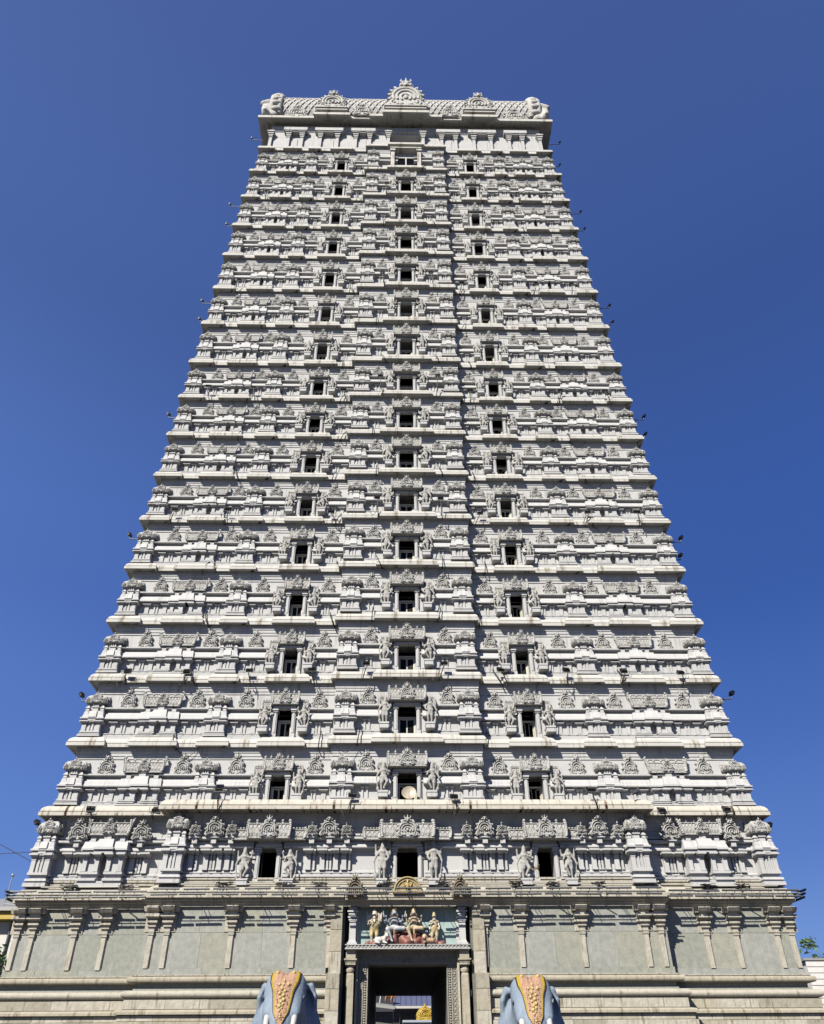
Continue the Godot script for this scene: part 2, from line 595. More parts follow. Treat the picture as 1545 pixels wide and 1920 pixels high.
# oblong miniature shrine, 1.75 wide
func barrel_body() -> MB:
	var b := MB.new()
	b.box(-.92, .92, .44, .54, -.3, .30)
	b.box(-.86, .86, .56, .62, -.3, .25)
	for s: float in [-1.0, 1.0]:
		b.box(minf(s * .14, s * .90), maxf(s * .14, s * .90), .62, .70, -.3, .30)
		b.box(minf(s * .16, s * .80), maxf(s * .16, s * .80), .70, 1.55, -.3, .17)
		b.box(minf(s * .12, s * .86), maxf(s * .12, s * .86), .84, .92, -.3, .25)
		pilaster(b, s * .72, .92, 1.5, .17, .07, .17)
		pilaster(b, s * .24, .92, 1.5, .17, .07, .17)
		b.frus(s * .62, .05, 1.66, .30, .30, 1.90, .26, .2)
	b.box(-.12, .12, .70, 1.45, -.3, -.12)
	b.box(-.88, .88, 1.50, 1.58, -.3, .30)
	b.box(-.38, .38, 1.50, 1.575, -.3, .38)
	b.box(-.93, .93, 1.60, 1.66, -.3, .35)
	b.box(-.40, .40, 1.60, 1.68, -.3, .43)
	b.frus(0, .05, 1.66, .90, .30, 1.90, .84, .18)
	b.frus(0, .10, 1.68, .36, .33, 1.98, .30, .20)
	b.box(-.78, .78, 1.90, 2.14, -.3, .12)
	b.box(-.14, .14, 1.96, 2.14, -.3, .24)
	for s: float in [-1.0, 1.0]:
		b.box(s * .6 - .1, s * .6 + .1, 1.92, 2.10, -.3, .2)
	return b


func barrel_roof(half: float, y0: float, y1: float, d: float, lattice := true) -> MB:
	var b := MB.new()
	b.box(-half - .04, half + .04, y0 - .06, y0, -.3, d + .06)
	var p := pv([-.4, y0, d, y0, d + .03, y0 + (y1 - y0) * .25, d + .025, y0 + (y1 - y0) * .6, d - .0, y0 + (y1 - y0) * .9, d - .1, y1, -.4, y1])
	b.run(-half, half, 0, p)
	if lattice:
		var n := int(half * 2 / .14)
		var ya := y0 + .03; var yb := y0 + (y1 - y0) * .82
		for i in n:
			var x := -half + (i + .5) * half * 2 / n
			for s: float in [-1.0, 1.0]:
				b.tube(PackedVector3Array([Vector3(clampf(x - s * .09, -half, half), ya, d + .02), Vector3(clampf(x + s * .09, -half, half), yb, d + .025)]), .016, 4)
		b.tube(PackedVector3Array([Vector3(-half, yb + .03, d + .02), Vector3(half, yb + .03, d + .02)]), .02, 4)
	# scrolled gable ends
	for s: float in [-1.0, 1.0]:
		var q := PackedVector3Array()
		for i in 9:
			var t := i / 8.0
			q.append(Vector3(s * (half - .01 + .03 * sin(t * 2.6)), y0 - .02 + t * (y1 - y0 + .05), d + .05 - t * .08))
		b.tube(q, .05, 6, .04)
		for i in range(1, 9):
			b.ball(q[i] + Vector3(s * .035, 0, .02), Vector3(.03, .04, .045), 5, 3)
		b.ball(q[8] + Vector3(s * .0, .02, .0), Vector3(.055, .06, .06), 6, 4)
	for i in 4:
		var x := (i - 1.5) * half * .42
		b.lathe(pv([.05, y1 - .02, .03, y1 + .03, .055, y1 + .07, .05, y1 + .1, .015, y1 + .13, .006, y1 + .19]), x, d - .12, 6)
	return b


# door-like frame of a window: opening half width a, on z = 0
func window_frame(a: float) -> MB:
	var b := MB.new()
	var t := .15
	for s: float in [-1.0, 1.0]:
		var x: float = s * (a + t * .5)
		b.box(x - t * .5, x + t * .5, .46, 1.62, -.5, .16)
		b.box(x - t * .62, x + t * .62, .46, .62, -.1, .21)
		b.box(x - t * .25, x + t * .25, .66, 1.50, -.1, .19)
		b.box(x - t * .68, x + t * .68, 1.52, 1.57, -.1, .22)
		b.box(x - t * .8, x + t * .8, 1.58, 1.64, -.1, .26)
		var x2: float = s * (a + t * 1.75)
		b.box(x2 - .09, x2 + .09, .46, 1.6, -.3, .07)
		b.box(x2 - .12, x2 + .12, 1.45, 1.52, -.3, .14)
		b.box(x2 - .12, x2 + .12, 1.3, 1.36, -.3, .12)
	b.box(-a - t * 1.1, a + t * 1.1, 1.66, 1.75, -.5, .24)
	b.box(-a - t * .8, a + t * .8, 1.77, 1.86, -.5, .19)
	b.box(-a - t, a + t, .40, .46, -.5, .25)
	return b


func window_sash(a: float, openness: float) -> Array:
	var f := MB.new(); var g := MB.new()
	var w := a * .96
	f.box(-a, a, 1.30, 1.36, -.40, -.30)
	f.box(-a, -a + .05, .47, 1.30, -.40, -.30)
	f.box(a - .05, a, .47, 1.30, -.40, -.30)
	for s: float in [-1.0, 1.0]:
		var l := MB.new(); var p := MB.new()
		# one leaf, hinged at its outer edge
		l.box(0, .05, .48, 1.29, -.02, .02); l.box(w - .06, w - .01, .48, 1.29, -.02, .02)
		l.box(0, w - .01, 1.24, 1.29, -.02, .021); l.box(0, w - .01, .48, .54, -.02, .021)
		p.box(.05, w - .06, .54, 1.24, -.006, .006)
		var x := Transform3D(Basis(Vector3.UP, s * openness) if s < 0 else Basis(Vector3.UP, openness), Vector3(s * (a - .05), 0, -.34))
		var mir := Transform3D(Basis.from_scale(Vector3(-s, 1, 1)), Vector3.ZERO)
		x = Transform3D(Basis(Vector3.UP, -s * openness), Vector3(s * (a - .05), 0, -.34)) * mir
		f.add(l, x); g.add(p, x)
	return [f, g]


# standing guardian, 1.25 tall: crown, four arms, one hand on a club
func guardian(v := 0) -> MB:
	var s := Body.new()
	var w := Color.WHITE
	s.limb(Vector3(0, .62, 0), Vector3(0, .72, 0), .115, .10, w, .05, Vector3(1, 1, .8))
	s.limb(Vector3(0, .72, 0), Vector3(.01, .88, 0), .10, .135, w, .06, Vector3(1.1, 1, .75))
	s.limb(Vector3(0, .9, 0), Vector3(.0, .98, .01), .055, .05, w, .03)
	s.limb(Vector3(0, 1.0, .02), Vector3(0, 1.04, .02), .075, .075, w, .02)
	s.limb(Vector3(0, 1.08, .0), Vector3(0, 1.16, 0), .085, .075, w, .01)
	s.limb(Vector3(0, 1.17, 0), Vector3(0, 1.27, 0), .06, .02, w, .02)
	s.limb(Vector3(0, 1.03, .09), Vector3(0, 1.0, .095), .018, .022, w, .01)
	for k: float in [-1.0, 1.0]:
		s.limb(Vector3(k * .08, 1.02, 0), Vector3(k * .085, .95, .01), .03, .035, w, .02)
		# legs, one knee bent
		if v == 1 and k < 0:
			s.limb(Vector3(-.065, .60, 0), Vector3(-.17, .40, .10), .085, .065, w, .04)
			s.limb(Vector3(-.17, .40, .10), Vector3(-.03, .16, .08), .06, .04, w, .03)
			s.limb(Vector3(-.03, .13, .08), Vector3(-.05, .10, .16), .035, .03, w, .02)
			s.limb(Vector3(-.14, .88, -.01), Vector3(-.27, .84, -.02), .05, .045, w, .04)
			s.limb(Vector3(-.27, .84, -.02), Vector3(-.31, 1.02, .02), .042, .035, w, .03)
			s.limb(Vector3(-.31, 1.05, .02), Vector3(-.29, 1.14, .03), .05, .02, w, .02)
			continue
		s.limb(Vector3(k * .065, .60, 0), Vector3(k * .085, .36, .03 if k > 0 else .06), .085, .065, w, .04)
		s.limb(Vector3(k * .085, .36, .03 if k > 0 else .06), Vector3(k * .08, .06, 0), .062, .04, w, .03)
		s.limb(Vector3(k * .08, .03, 0), Vector3(k * .10, .02, .09), .035, .03, w, .02)
		# raised back arms
		s.limb(Vector3(k * .14, .88, -.01), Vector3(k * .26, .80, -.02), .05, .045, w, .04)
		s.limb(Vector3(k * .26, .80, -.02), Vector3(k * .27, 1.0, .0), .042, .035, w, .03)
		s.limb(Vector3(k * .27, 1.03, .0), Vector3(k * .28, 1.10, .02), .045, .03, w, .02)
		# sash ends hanging at the hip
		s.limb(Vector3(k * .12, .62, .03), Vector3(k * .16, .36, .02), .03, .015, w, .02)
	s.limb(Vector3(-.14, .86, .02), Vector3(-.22, .70, .06), .048, .042, w, .03)
	if v == 1:
		s.limb(Vector3(-.22, .70, .06), Vector3(-.13, .84, .15), .04, .035, w, .03)
	else:
		s.limb(Vector3(-.22, .70, .06), Vector3(-.15, .58, .12), .04, .035, w, .03)
	s.limb(Vector3(.14, .86, .02), Vector3(.25, .70, .06), .048, .042, w, .03)
	s.limb(Vector3(.25, .70, .06), Vector3(.31, .54, .10), .04, .035, w, .03)
	s.limb(Vector3(.30, .52, .10), Vector3(.24, .10, .08), .025, .03, w, .015)
	s.limb(Vector3(.24, .10, .08), Vector3(.23, .06, .08), .07, .07, w, .02)
	s.limb(Vector3(-.11, .62, .03), Vector3(.11, .62, .03), .06, .06, w, .02)
	s.limb(Vector3(0, .60, .08), Vector3(0, .38, .07), .04, .015, w, .02)
	s.limb(Vector3(-.05, .87, .09), Vector3(.05, .87, .09), .03, .03, w, .02)
	return s.build(.027)


# the upper storeys sit lower between their ledges than the first one
const LOW := [[.0, .0], [.44, .44], [.56, .50], [.70, .56], [.84, .61], [.93, .67], [1.50, 1.07], [1.57, 1.13], [1.64, 1.19], [1.69, 1.24], [1.93, 1.53], [2.03, 1.63], [2.11, 1.71], [2.20, 1.85], [2.70, 2.30], [2.98, 2.48], [4.0, 3.4]]


func low(y: float) -> float:
	for i in LOW.size() - 1:
		if y <= LOW[i + 1][0]:
			return lerpf(LOW[i][1], LOW[i + 1][1], (y - LOW[i][0]) / (LOW[i + 1][0] - LOW[i][0]))
	return y


func lowered(b: MB) -> MB:
	for i in b.v.size():
		b.v[i].y = low(b.v[i].y)
	return b


func make_pieces() -> void:
	P.medallion = medallion(7).mesh()
	P.medallion_small = medallion(5, false).mesh()
	P.shrine0 = shrine_body().mesh()
	P.dome0 = shrine_dome().mesh()
	P.barrel0 = barrel_body().mesh()
	P.shrine = lowered(shrine_body()).mesh()
	P.dome = lowered(shrine_dome()).mesh()
	P.barrel = lowered(barrel_body()).mesh()
	for low_down in [true, false]:
		var yb := 1.80 if low_down else 2.18
		var br := barrel_roof(.80, yb, yb + .40, .22)
		for s: float in [-1.0, 1.0]:
			var q := PackedVector3Array()
			for i in 8:
				var t := i / 7.0
				q.append(Vector3(s * (.82 + .10 * t * t), yb - .02 + t * .56, .27 - t * .12))
			br.tube(q, .05, 6, .04)
			for i in range(1, 8):
				br.ball(q[i] + Vector3(s * .045, 0, .02), Vector3(.035, .045, .05), 5, 3)
			br.ball(q[7] + Vector3(-s * .03, .05, 0), Vector3(.06, .06, .06), 6, 4)
		br.add(medallion(6), at(0, yb - .02, .26, Vector3(.55, .46, .7)))
		P["barrel_roof" if low_down else "barrel_roof0"] = br.mesh()
	var wc := barrel_roof(.72, 1.92, 2.40, .42)
	wc.add(medallion(7), at(0, 1.90, .46, Vector3(.66, .60, .7)))
	P.canopy_wide = wc.mesh()
	var wn := barrel_roof(.52, 1.92, 2.36, .34)
	wn.add(medallion(6), at(0, 1.90, .38, Vector3(.52, .56, .7)))
	P.canopy = wn.mesh()
	var wing := barrel_roof(.24, 1.93, 2.22, .20)
	P.canopy_wing = wing.mesh()
	P.frame_wide = window_frame(.38).mesh()
	P.frame = window_frame(.30).mesh()
	for i in 3:
		var s := window_sash(.38, [0.15, .25, .6][i]); P["sash_wide%d" % i] = [s[0].mesh(), s[1].mesh()]
		s = window_sash(.30, [.1, .3, .9][i]); P["sash%d" % i] = [s[0].mesh(), s[1].mesh()]
	P.guardian = guardian().mesh()
	P.guardian1 = guardian(1).mesh()
	var b := MB.new()
	b.box(-.2, .2, .0, .20, -.2, .2)
	b.box(-.22, .22, .14, .20, -.22, .22)
	P.pedestal = b.mesh()
	b = MB.new(); pilaster(b, 0, .93, 1.57, .17, .055)
	P.pilaster0 = b.mesh(); b = lowered(b)
	P.pilaster = b.mesh(); P.pilaster_mb = b
	b = MB.new(); pilaster(b, 0, .93, 1.57, .07, .045)
	P.pilaster_thin0 = b.mesh(); b = lowered(b)
	P.pilaster_thin = b.mesh(); P.pilaster_thin_mb = b


# ------------------------------------------------------------------ the tower
var tower: Node3D


func lip_z(k: int) -> float:
	return -.04 * (LIP_H[k] - 7.045)


# where an element of the second storey stands on storey k
func spread(x: float, k: int) -> float:
	if absf(x) < 5.8:
		return x
	return signf(x) * (5.6 + (absf(x) - 5.6) * (LIP_W[k] - .72 - 5.6) / (12.93 - 5.6))


func flip(steps: Array) -> PackedVector2Array:
	# steps: [x, z] pairs of the left half's front outline from the corner to the middle (right-hand end of each run); mirrored
	var p := PackedVector2Array()
	for s in steps:
		p.append(Vector2(AXIS + s[0], s[1]))
	for i in range(steps.size() - 1, -1, -1):
		p.append(Vector2(AXIS - steps[i][0], steps[i][1]))
	return p


# front outline of a cornice's lip, closed round the back
func lip_outline(k: int) -> PackedVector2Array:
	var z := lip_z(k); var w: float = LIP_W[k]
	var runs := []          # [x from, z]
	if k == 0:
		runs = [[-w, z], [-9.05, z + .45], [-2.2, z + .40]]
	elif k == 1:
		runs = [[-w, z], [-9.05, z + .80]]
	elif k == 18:
		runs = [[-w, z], [-7.6, z + .32], [-4.6, z], [-3.0, z + .25], [-1.9, z + .6]]
	else:
		var f := func(x: float) -> float: return spread(x, k)
		runs = [[-w, z], [f.call(-12.12), z - .19], [f.call(-11.2), z], [f.call(-9.2), z - .19], [f.call(-8.45), z], [f.call(-7.1), z - .19], [-5.95, z], [-4.05, z - .19], [-3.15, z + .29], [-1.42, z + .45]]
	var st := [[-w, BACK]]
	for i in runs.size():
		st.append([runs[i][0], runs[i][1]])
		if i < runs.size() - 1:
			st.append([runs[i + 1][0], runs[i][1]])
	return flip(st)


func cornice_profile(s: float) -> PackedVector2Array:
	return pv([-.9, .05 * s, -.10, .05 * s, -.07, .0, 0, 0, 0, .135 * s, -.07, .137 * s, -.07, .165 * s, -.025, .17 * s, -.05, .26 * s, -.11, .34 * s, -.20, .405 * s, -.30, .44 * s, -.42, .45 * s, -.43, .47 * s, -.6, .47 * s])


func shifted(p: PackedVector2Array, dy: float) -> PackedVector2Array:
	var q := PackedVector2Array()
	for a in p:
		q.append(Vector2(a.x, a.y + dy))
	return q


func build_tower() -> void:
	tower = thing("temple_tower", "tall pale grey carved temple tower on a beige stone gate base", "temple tower")
	build_base()
	for k in 17:
		build_storey(k)
	build_top()


func build_cornice(k: int, parent: Node) -> void:
	var s: float = 1.0 if k == 0 else clampf((LIP_H[mini(k + 1, 18)] - LIP_H[k]) / 2.8, .95, 1.3)
	var b := MB.new()
	var o := lip_outline(k)
	b.sweep(o, shifted(cornice_profile(s), LIP_H[k]))
	b.cap(MB.inset(o, -.40), LIP_H[k] + .46 * s)
	obj("cornice", b, M.beige if k == 0 else M.rust if k == 1 else M.cornice, parent)


func build_storey(k: int) -> void:
	var h0: float = LIP_H[k]; var h1: float = LIP_H[k + 1]
	var sy := (h1 - h0) / 2.8
	var zn := lip_z(k + 1)
	var zw := zn - .42                     # wall of the wings
	var half := 8.75 if k == 0 else 2.92   # half width of the block that stands forward
	var zc := zw + (.55 if k == 0 else .40)
	if k == 0:
		zw = -.62; zc = -.10
	var ww: float = LIP_W[k + 1] - .42
	var storey := Node3D.new()
	storey.name = numbered("storey", tower)
	storey.position = Vector3(0, h0, 0)
	tower.add_child(storey, true)
	var Y := func(y: float) -> float: return y * sy

	# the wall, with three window openings
	var b := MB.new()
	var opens := [[-5.0, .30], [0.0, .38], [5.0, .30]]
	var edges := [-ww, -5.3, -4.7, -half if k > 0 else -2.0, -.38, .38, half if k > 0 else 2.0, 4.7, 5.3, ww]
	if k == 0:
		edges = [-ww, -half, -5.3, -4.7, -.38, .38, 4.7, 5.3, half, ww]
	for i in edges.size() - 1:
		var x0: float = edges[i]; var x1: float = edges[i + 1]
		var mid := (x0 + x1) / 2
		var z := zc if absf(mid) < half else zw
		var is_open := false
		for o in opens:
			if absf(mid - o[0]) < .1:
				is_open = true
		if is_open:
			b.box(AXIS + x0, AXIS + x1, 0, Y.call(.46), z - .6, z)
			b.box(AXIS + x0, AXIS + x1, Y.call(1.66), Y.call(2.8) + .1, z - .6, z)
		else:
			b.box(AXIS + x0, AXIS + x1, 0, Y.call(2.8) + .1, z - .6, z)
	for s: float in [-1.0, 1.0]:
		var x := AXIS + s * (ww - .2)
		b.box(x - .2, x + .2, 0, Y.call(2.8) + .1, BACK + .42, zw - .6)
		var xh := AXIS + s * half
		b.box(xh - .05, xh + .05, 0, Y.call(2.8) + .1, zw - .5, zc - .003)
	b.box(AXIS - ww, AXIS + ww, 0, Y.call(2.8) + .1, BACK + .42, BACK + .8)
	# stepped frieze under the next cornice
	var wo := flip([[-ww, BACK + .42], [-ww, zw], [-half, zw], [-half, zc]])
	b.sweep(wo, pv([-.05, Y.call(2.36), .03, Y.call(2.36), .03, Y.call(2.46), .055, Y.call(2.48), .055, Y.call(2.60), .085, Y.call(2.62), .085, Y.call(2.84), -.05, Y.call(2.84)]))
	obj("wall", b, M.wall, storey)

	# runs of moulding between the windows
	var wide := 1.42 if k == 0 else .60
	var runs := []
	if k == 0:
		runs = [[-ww, -half, zw], [-half, -5.55, zc], [-4.45, -.62, zc], [.62, 4.45, zc], [5.55, half, zc], [half, ww, zw]]
	else:
		runs = [[-ww, -5.55, zw], [-4.45, -half, zw], [-half, -.62, zc], [.62, half, zc], [half, 4.45, zw], [5.55, ww, zw]]
	b = MB.new()
	var L := func(y: float) -> float: return (y if k == 0 else low(y)) * sy
	for r in runs:
		var x0: float = AXIS + r[0]; var x1: float = AXIS + r[1]; var z: float = r[2]
		if k == 0:
			b.run(x0, x1, z, pv([-.05, .72, .20, .72, .20, .80, .12, .82, -.05, .82]))
			b.run(x0, x1, z, pv([-.05, 1.93, .36, 1.96, .36, 2.03, -.05, 2.03]))
		else:
			b.run(x0, x1, z, pv([-.05, 0, .16, 0, .16, L.call(.56), .11, L.call(.57), .11, L.call(.63), -.05, L.call(.63)]))
			b.run(x0, x1, z, pv([-.05, L.call(.66), .10, L.call(.66), .08, L.call(.74), -.05, L.call(.74)]))
		b.run(x0, x1, z, pv([-.05, L.call(.84), .09, L.call(.84), .09, L.call(.89), .05, L.call(.92), -.05, L.call(.92)]))
		b.run(x0, x1, z, pv([-.05, L.call(1.57), .08, L.call(1.57), .08, L.call(1.62), .25, L.call(1.64), .25, L.call(1.69), .21, L.call(1.73), .17, L.call(1.83), .07, L.call(1.92), -.05, L.call(1.93)]))
		b.run(x0, x1, z, pv([-.05, L.call(2.03), .20, L.call(2.05), .20, L.call(2.11), -.05, L.call(2.11)]))
		var n := int((x1 - x0) / .34)
		for i in n:
			var x := x0 + (i + .5) * (x1 - x0) / n
			b.box(x - .13, x + .13, L.call(.745), L.call(.84), z - .03, z + .07)
	obj("moulding", b, M.wall, storey)
	build_cornice(k, storey)
	storey.get_child(storey.get_child_count() - 1).position.y = -h0

	# what stands along the storey: kind, where
	var list := []
	if k == 0:
		list = [["shrine", 13.05], ["medallion", 12.05], ["barrel", 10.92], ["medallion", 9.75], ["shrine", 8.32], ["small", 7.66], ["medallion", 6.98], ["small", 6.36], ["small", 3.46], ["medallion", 2.82], ["small", 2.18]]
	else:
		list = [["shrine", 12.93], ["medallion", 11.7], ["barrel", 10.2], ["medallion", 8.76], ["shrine", 7.8], ["medallion", 6.68], ["medallion", 3.62], ["shrine", 2.5], ["medallion", 1.62]]
	var rows := MB.new()
	for e in list:
		for s: float in [-1.0, 1.0]:
			if k == 16 and e[0] == "medallion" and e[1] < 1.7:
				continue
			var x: float = AXIS + s * spread(e[1], k)
			if e[0] == "shrine" and e[1] > 12:
				x = AXIS + s * (ww - .12)
			var z := zc if e[1] < half else zw
			if e[0] == "shrine":
				var t := uneven(at(x, 0, z - .06 + (.14 if k == 0 else 0.0), Vector3(.95, sy, .95 if k else 1.05)) if k else at(x, 0, z + .08, Vector3(.84, sy, 1.05)), .015)
				put("miniature_shrine", P["shrine0" if k == 0 else "shrine"], M.wall, storey, t)
				put("shrine_dome", P["dome0" if k == 0 else "dome"], M.carved, storey, t)
			elif e[0] == "barrel":
				var t := at(x, 0, z + (.16 if k == 0 else 0.0), Vector3(.88 if k < 9 else .84, sy, 1 if k else 1.3))
				put("barrel_shrine", P["barrel0" if k == 0 else "barrel"], M.wall, storey, t)
				put("barrel_roof", P["barrel_roof0" if k == 0 else "barrel_roof"], M.carved, storey, t)
			else:
				var big: bool = e[0] == "medallion"
				var sc := Vector3(.62, .76 * sy, .9) if big else Vector3(.42, .42 * sy, .8)
				if k == 0 and big:
					sc = Vector3(.70, .62, 1.6)
				var y: float = 1.70 * sy
				var zf := .04
				if k == 0:
					y = 2.04
					zf = .38
					sc.z = 1.5
					var nb := MB.new()
					nb.box(-.09, .09, 1.80, 2.04, .0, .40)
					nb.box(-.2, .2, 1.98, 2.04, .0, .46)
					put("medallion_neck", nb.mesh(), M.wall, storey, at(x, 0, z))
				put("horseshoe_medallion", P.medallion if big else P.medallion_small, M.carved, storey, uneven(at(x, y, z + zf, sc), .05))
				var offs := [[-.40, 0], [-.065, 1], [.065, 1], [.40, 0]]
				if k == 0:
					offs = [[-.24, 0], [-.055, 1], [.055, 1], [.24, 0]] if big else [[-.1, 0], [.1, 1]]
				elif e[1] < 1.7:
					offs = [[-.09, 1], [.09, 1]]
				for q in offs:
					var t := at(x + q[0], 0, z, Vector3(1, sy, 1 if k else 2.4))
					if k < 8:
						put("pilaster", P[("pilaster_thin" if q[1] else "pilaster") + ("0" if k == 0 else "")], M.wall, storey, t)
					else:
						rows.add(P.pilaster_thin_mb if q[1] else P.pilaster_mb, t)
	if rows.v.size():
		obj("small_pilasters", rows, M.wall, storey).set_meta("kind", "stuff")

	# windows
	for i in 3:
		var mid: bool = i == 1
		var x: float = AXIS + [-5.0, 0, 5.0][i]
		var z := zc if mid or k == 0 else zw
		if k == 16 and mid:
			continue
		var t := at(x, 0, z, Vector3(1, sy, 1))
		put("window_frame", P.frame_wide if mid else P.frame, M.wall, storey, t)
		if k == 0:
			put("window_canopy", P.canopy_wide, M.carved, storey, at(x, -.05, z + .1, Vector3(1.28 if mid else 1.02, sy * 1.02, 1.2)))
			for s: float in [-1.0, 1.0]:
				put("canopy_wing", P.canopy_wing, M.carved, storey, at(x + s * (1.28 if mid else 1.02), -.02, z + .1, Vector3(1.1, sy, 1.4)))
		else:
			put("window_canopy", P.canopy_wide if mid else P.canopy, M.carved, storey, at(x, -.06 * sy, z, Vector3(1, sy, 1)))
			if k < 9:
				for s: float in [-1.0, 1.0]:
					put("canopy_wing", P.canopy_wing, M.carved, storey, at(x + s * (.94 if mid else .76), -.14, z - .05, Vector3(.62, sy * .96, 1)))
		if k == 0:
			continue
		var kind: int = [1, 0, 2][i] if k % 3 else [0, 1, 1][i]
		if k == 1 and mid:
			kind = 2
		var sash: Array = P["sash_wide%d" % kind] if mid else P["sash%d" % kind]
		put("window_sash", sash[0], M.frame, storey, t)
		put("window_pane", sash[1], M.pane, storey, t)

	# guardians beside the windows
	for i in 3:
		var mid: bool = i == 1
		if k == 16 and mid:
			continue
		for s: float in [-1.0, 1.0]:
			var x: float = AXIS + [-5.0, 0, 5.0][i] + s * (.92 if mid else .80)
			var z := (zc if mid or k == 0 else zw) + .30
			var size := .90 if mid else .77
			if k == 0:
				size = 1.02 if mid else .88
			var y0 := .46 * sy
			if k == 0:
				y0 = .40
			else:
				y0 = .60 * sy
			put("pedestal", P.pedestal, M.wall, storey, at(x, y0, z - .02, Vector3(.9, sy * (1.0 if k == 0 else 1.2), 1.1)))
			var g := put("guardian_statue", P.guardian if (k + i) % 2 else P.guardian1, M.figure, self, uneven(at(x, h0 + y0 + (.2 if k == 0 else .24) * sy, z, Vector3(s * size, size * lerpf(1.0, sy, .8), size)), .06))
			var win: String = ["left-hand", "middle", "right-hand"][i]
			tag(g, "carved guardian statue just %s of the %s window on the %s storey" % ["left" if s < 0 else "right", win, ORD[k]], "statue", "guardian statues flanking the tower windows")


# ------------------------------------------------------------------ the stone base with the gate
func slabs(parent: Node, called: String, x0: float, x1: float, y0: float, y1: float, z: float, step: float, mats: Array, thick := .05) -> void:
	var n := maxi(1, int(round((x1 - x0) / step)))
	var cuts := [x0]
	for i in range(1, n):
		cuts.append(lerpf(x0, x1, (i + rng.randf_range(-.16, .16)) / n))
	cuts.append(x1)
	for i in n:
		var b := MB.new()
		var c := Vector3((cuts[i] + cuts[i + 1]) / 2, (y0 + y1) / 2, z)
		b.slab((cuts[i] - cuts[i + 1]) / 2 + .002, (cuts[i + 1] - cuts[i]) / 2 - .002, (y0 - y1) / 2 + .002, (y1 - y0) / 2 - .002, -thick, rng.randf_range(0, .007), .004)
		put(called, b.mesh(), mats[rng.randi() % mats.size()], parent, Transform3D(Basis(), c))


func base_pilaster() -> MB:
	# from 5.0 to 6.83, on z = 0
	var b := MB.new()
	b.box(-.075, .075, 5.0, 6.02, -.05, .075)
	b.box(-.10, .10, 5.0, 6.0, -.05, .04)
	b.box(-.10, .10, 5.98, 6.02, -.05, .10)
	b.box(-.095, .095, 6.03, 6.16, -.05, .095)
	b.box(-.11, .11, 6.07, 6.10, -.05, .11)
	b.frus(0, 0, 6.16, .10, .10, 6.22, .12, .13)
	b.box(-.145, .145, 6.22, 6.26, -.05, .155)
	b.box(-.12, .12, 6.26, 6.29, -.05, .12)
	b.frus(0, 0, 6.29, .14, .15, 6.34, .165, .18)
	b.frus(0, 0, 6.34, .18, .20, 6.41, .18, .20)
	b.box(-.145, .145, 6.41, 6.45, -.05, .16)
	b.frus(0, 0, 6.45, .17, .2, 6.51, .23, .29)
	b.box(-.24, .24, 6.51, 6.60, -.05, .31)
	b.box(-.17, .17, 6.60, 6.66, -.05, .22)
	b.box(-.25, .25, 6.075, 6.84, -.04, .03)
	# the corbel that carries the beam
	b.run(-.2, .2, 0, pv([-.05, 6.66, .2, 6.66, .32, 6.70, .38, 6.77, .38, 6.84, -.05, 6.84]))
	for s: float in [-1.0, 1.0]:
		b.frus(s * .24, .1, 6.68, .06, .12, 6.83, .10, .17)
	return b


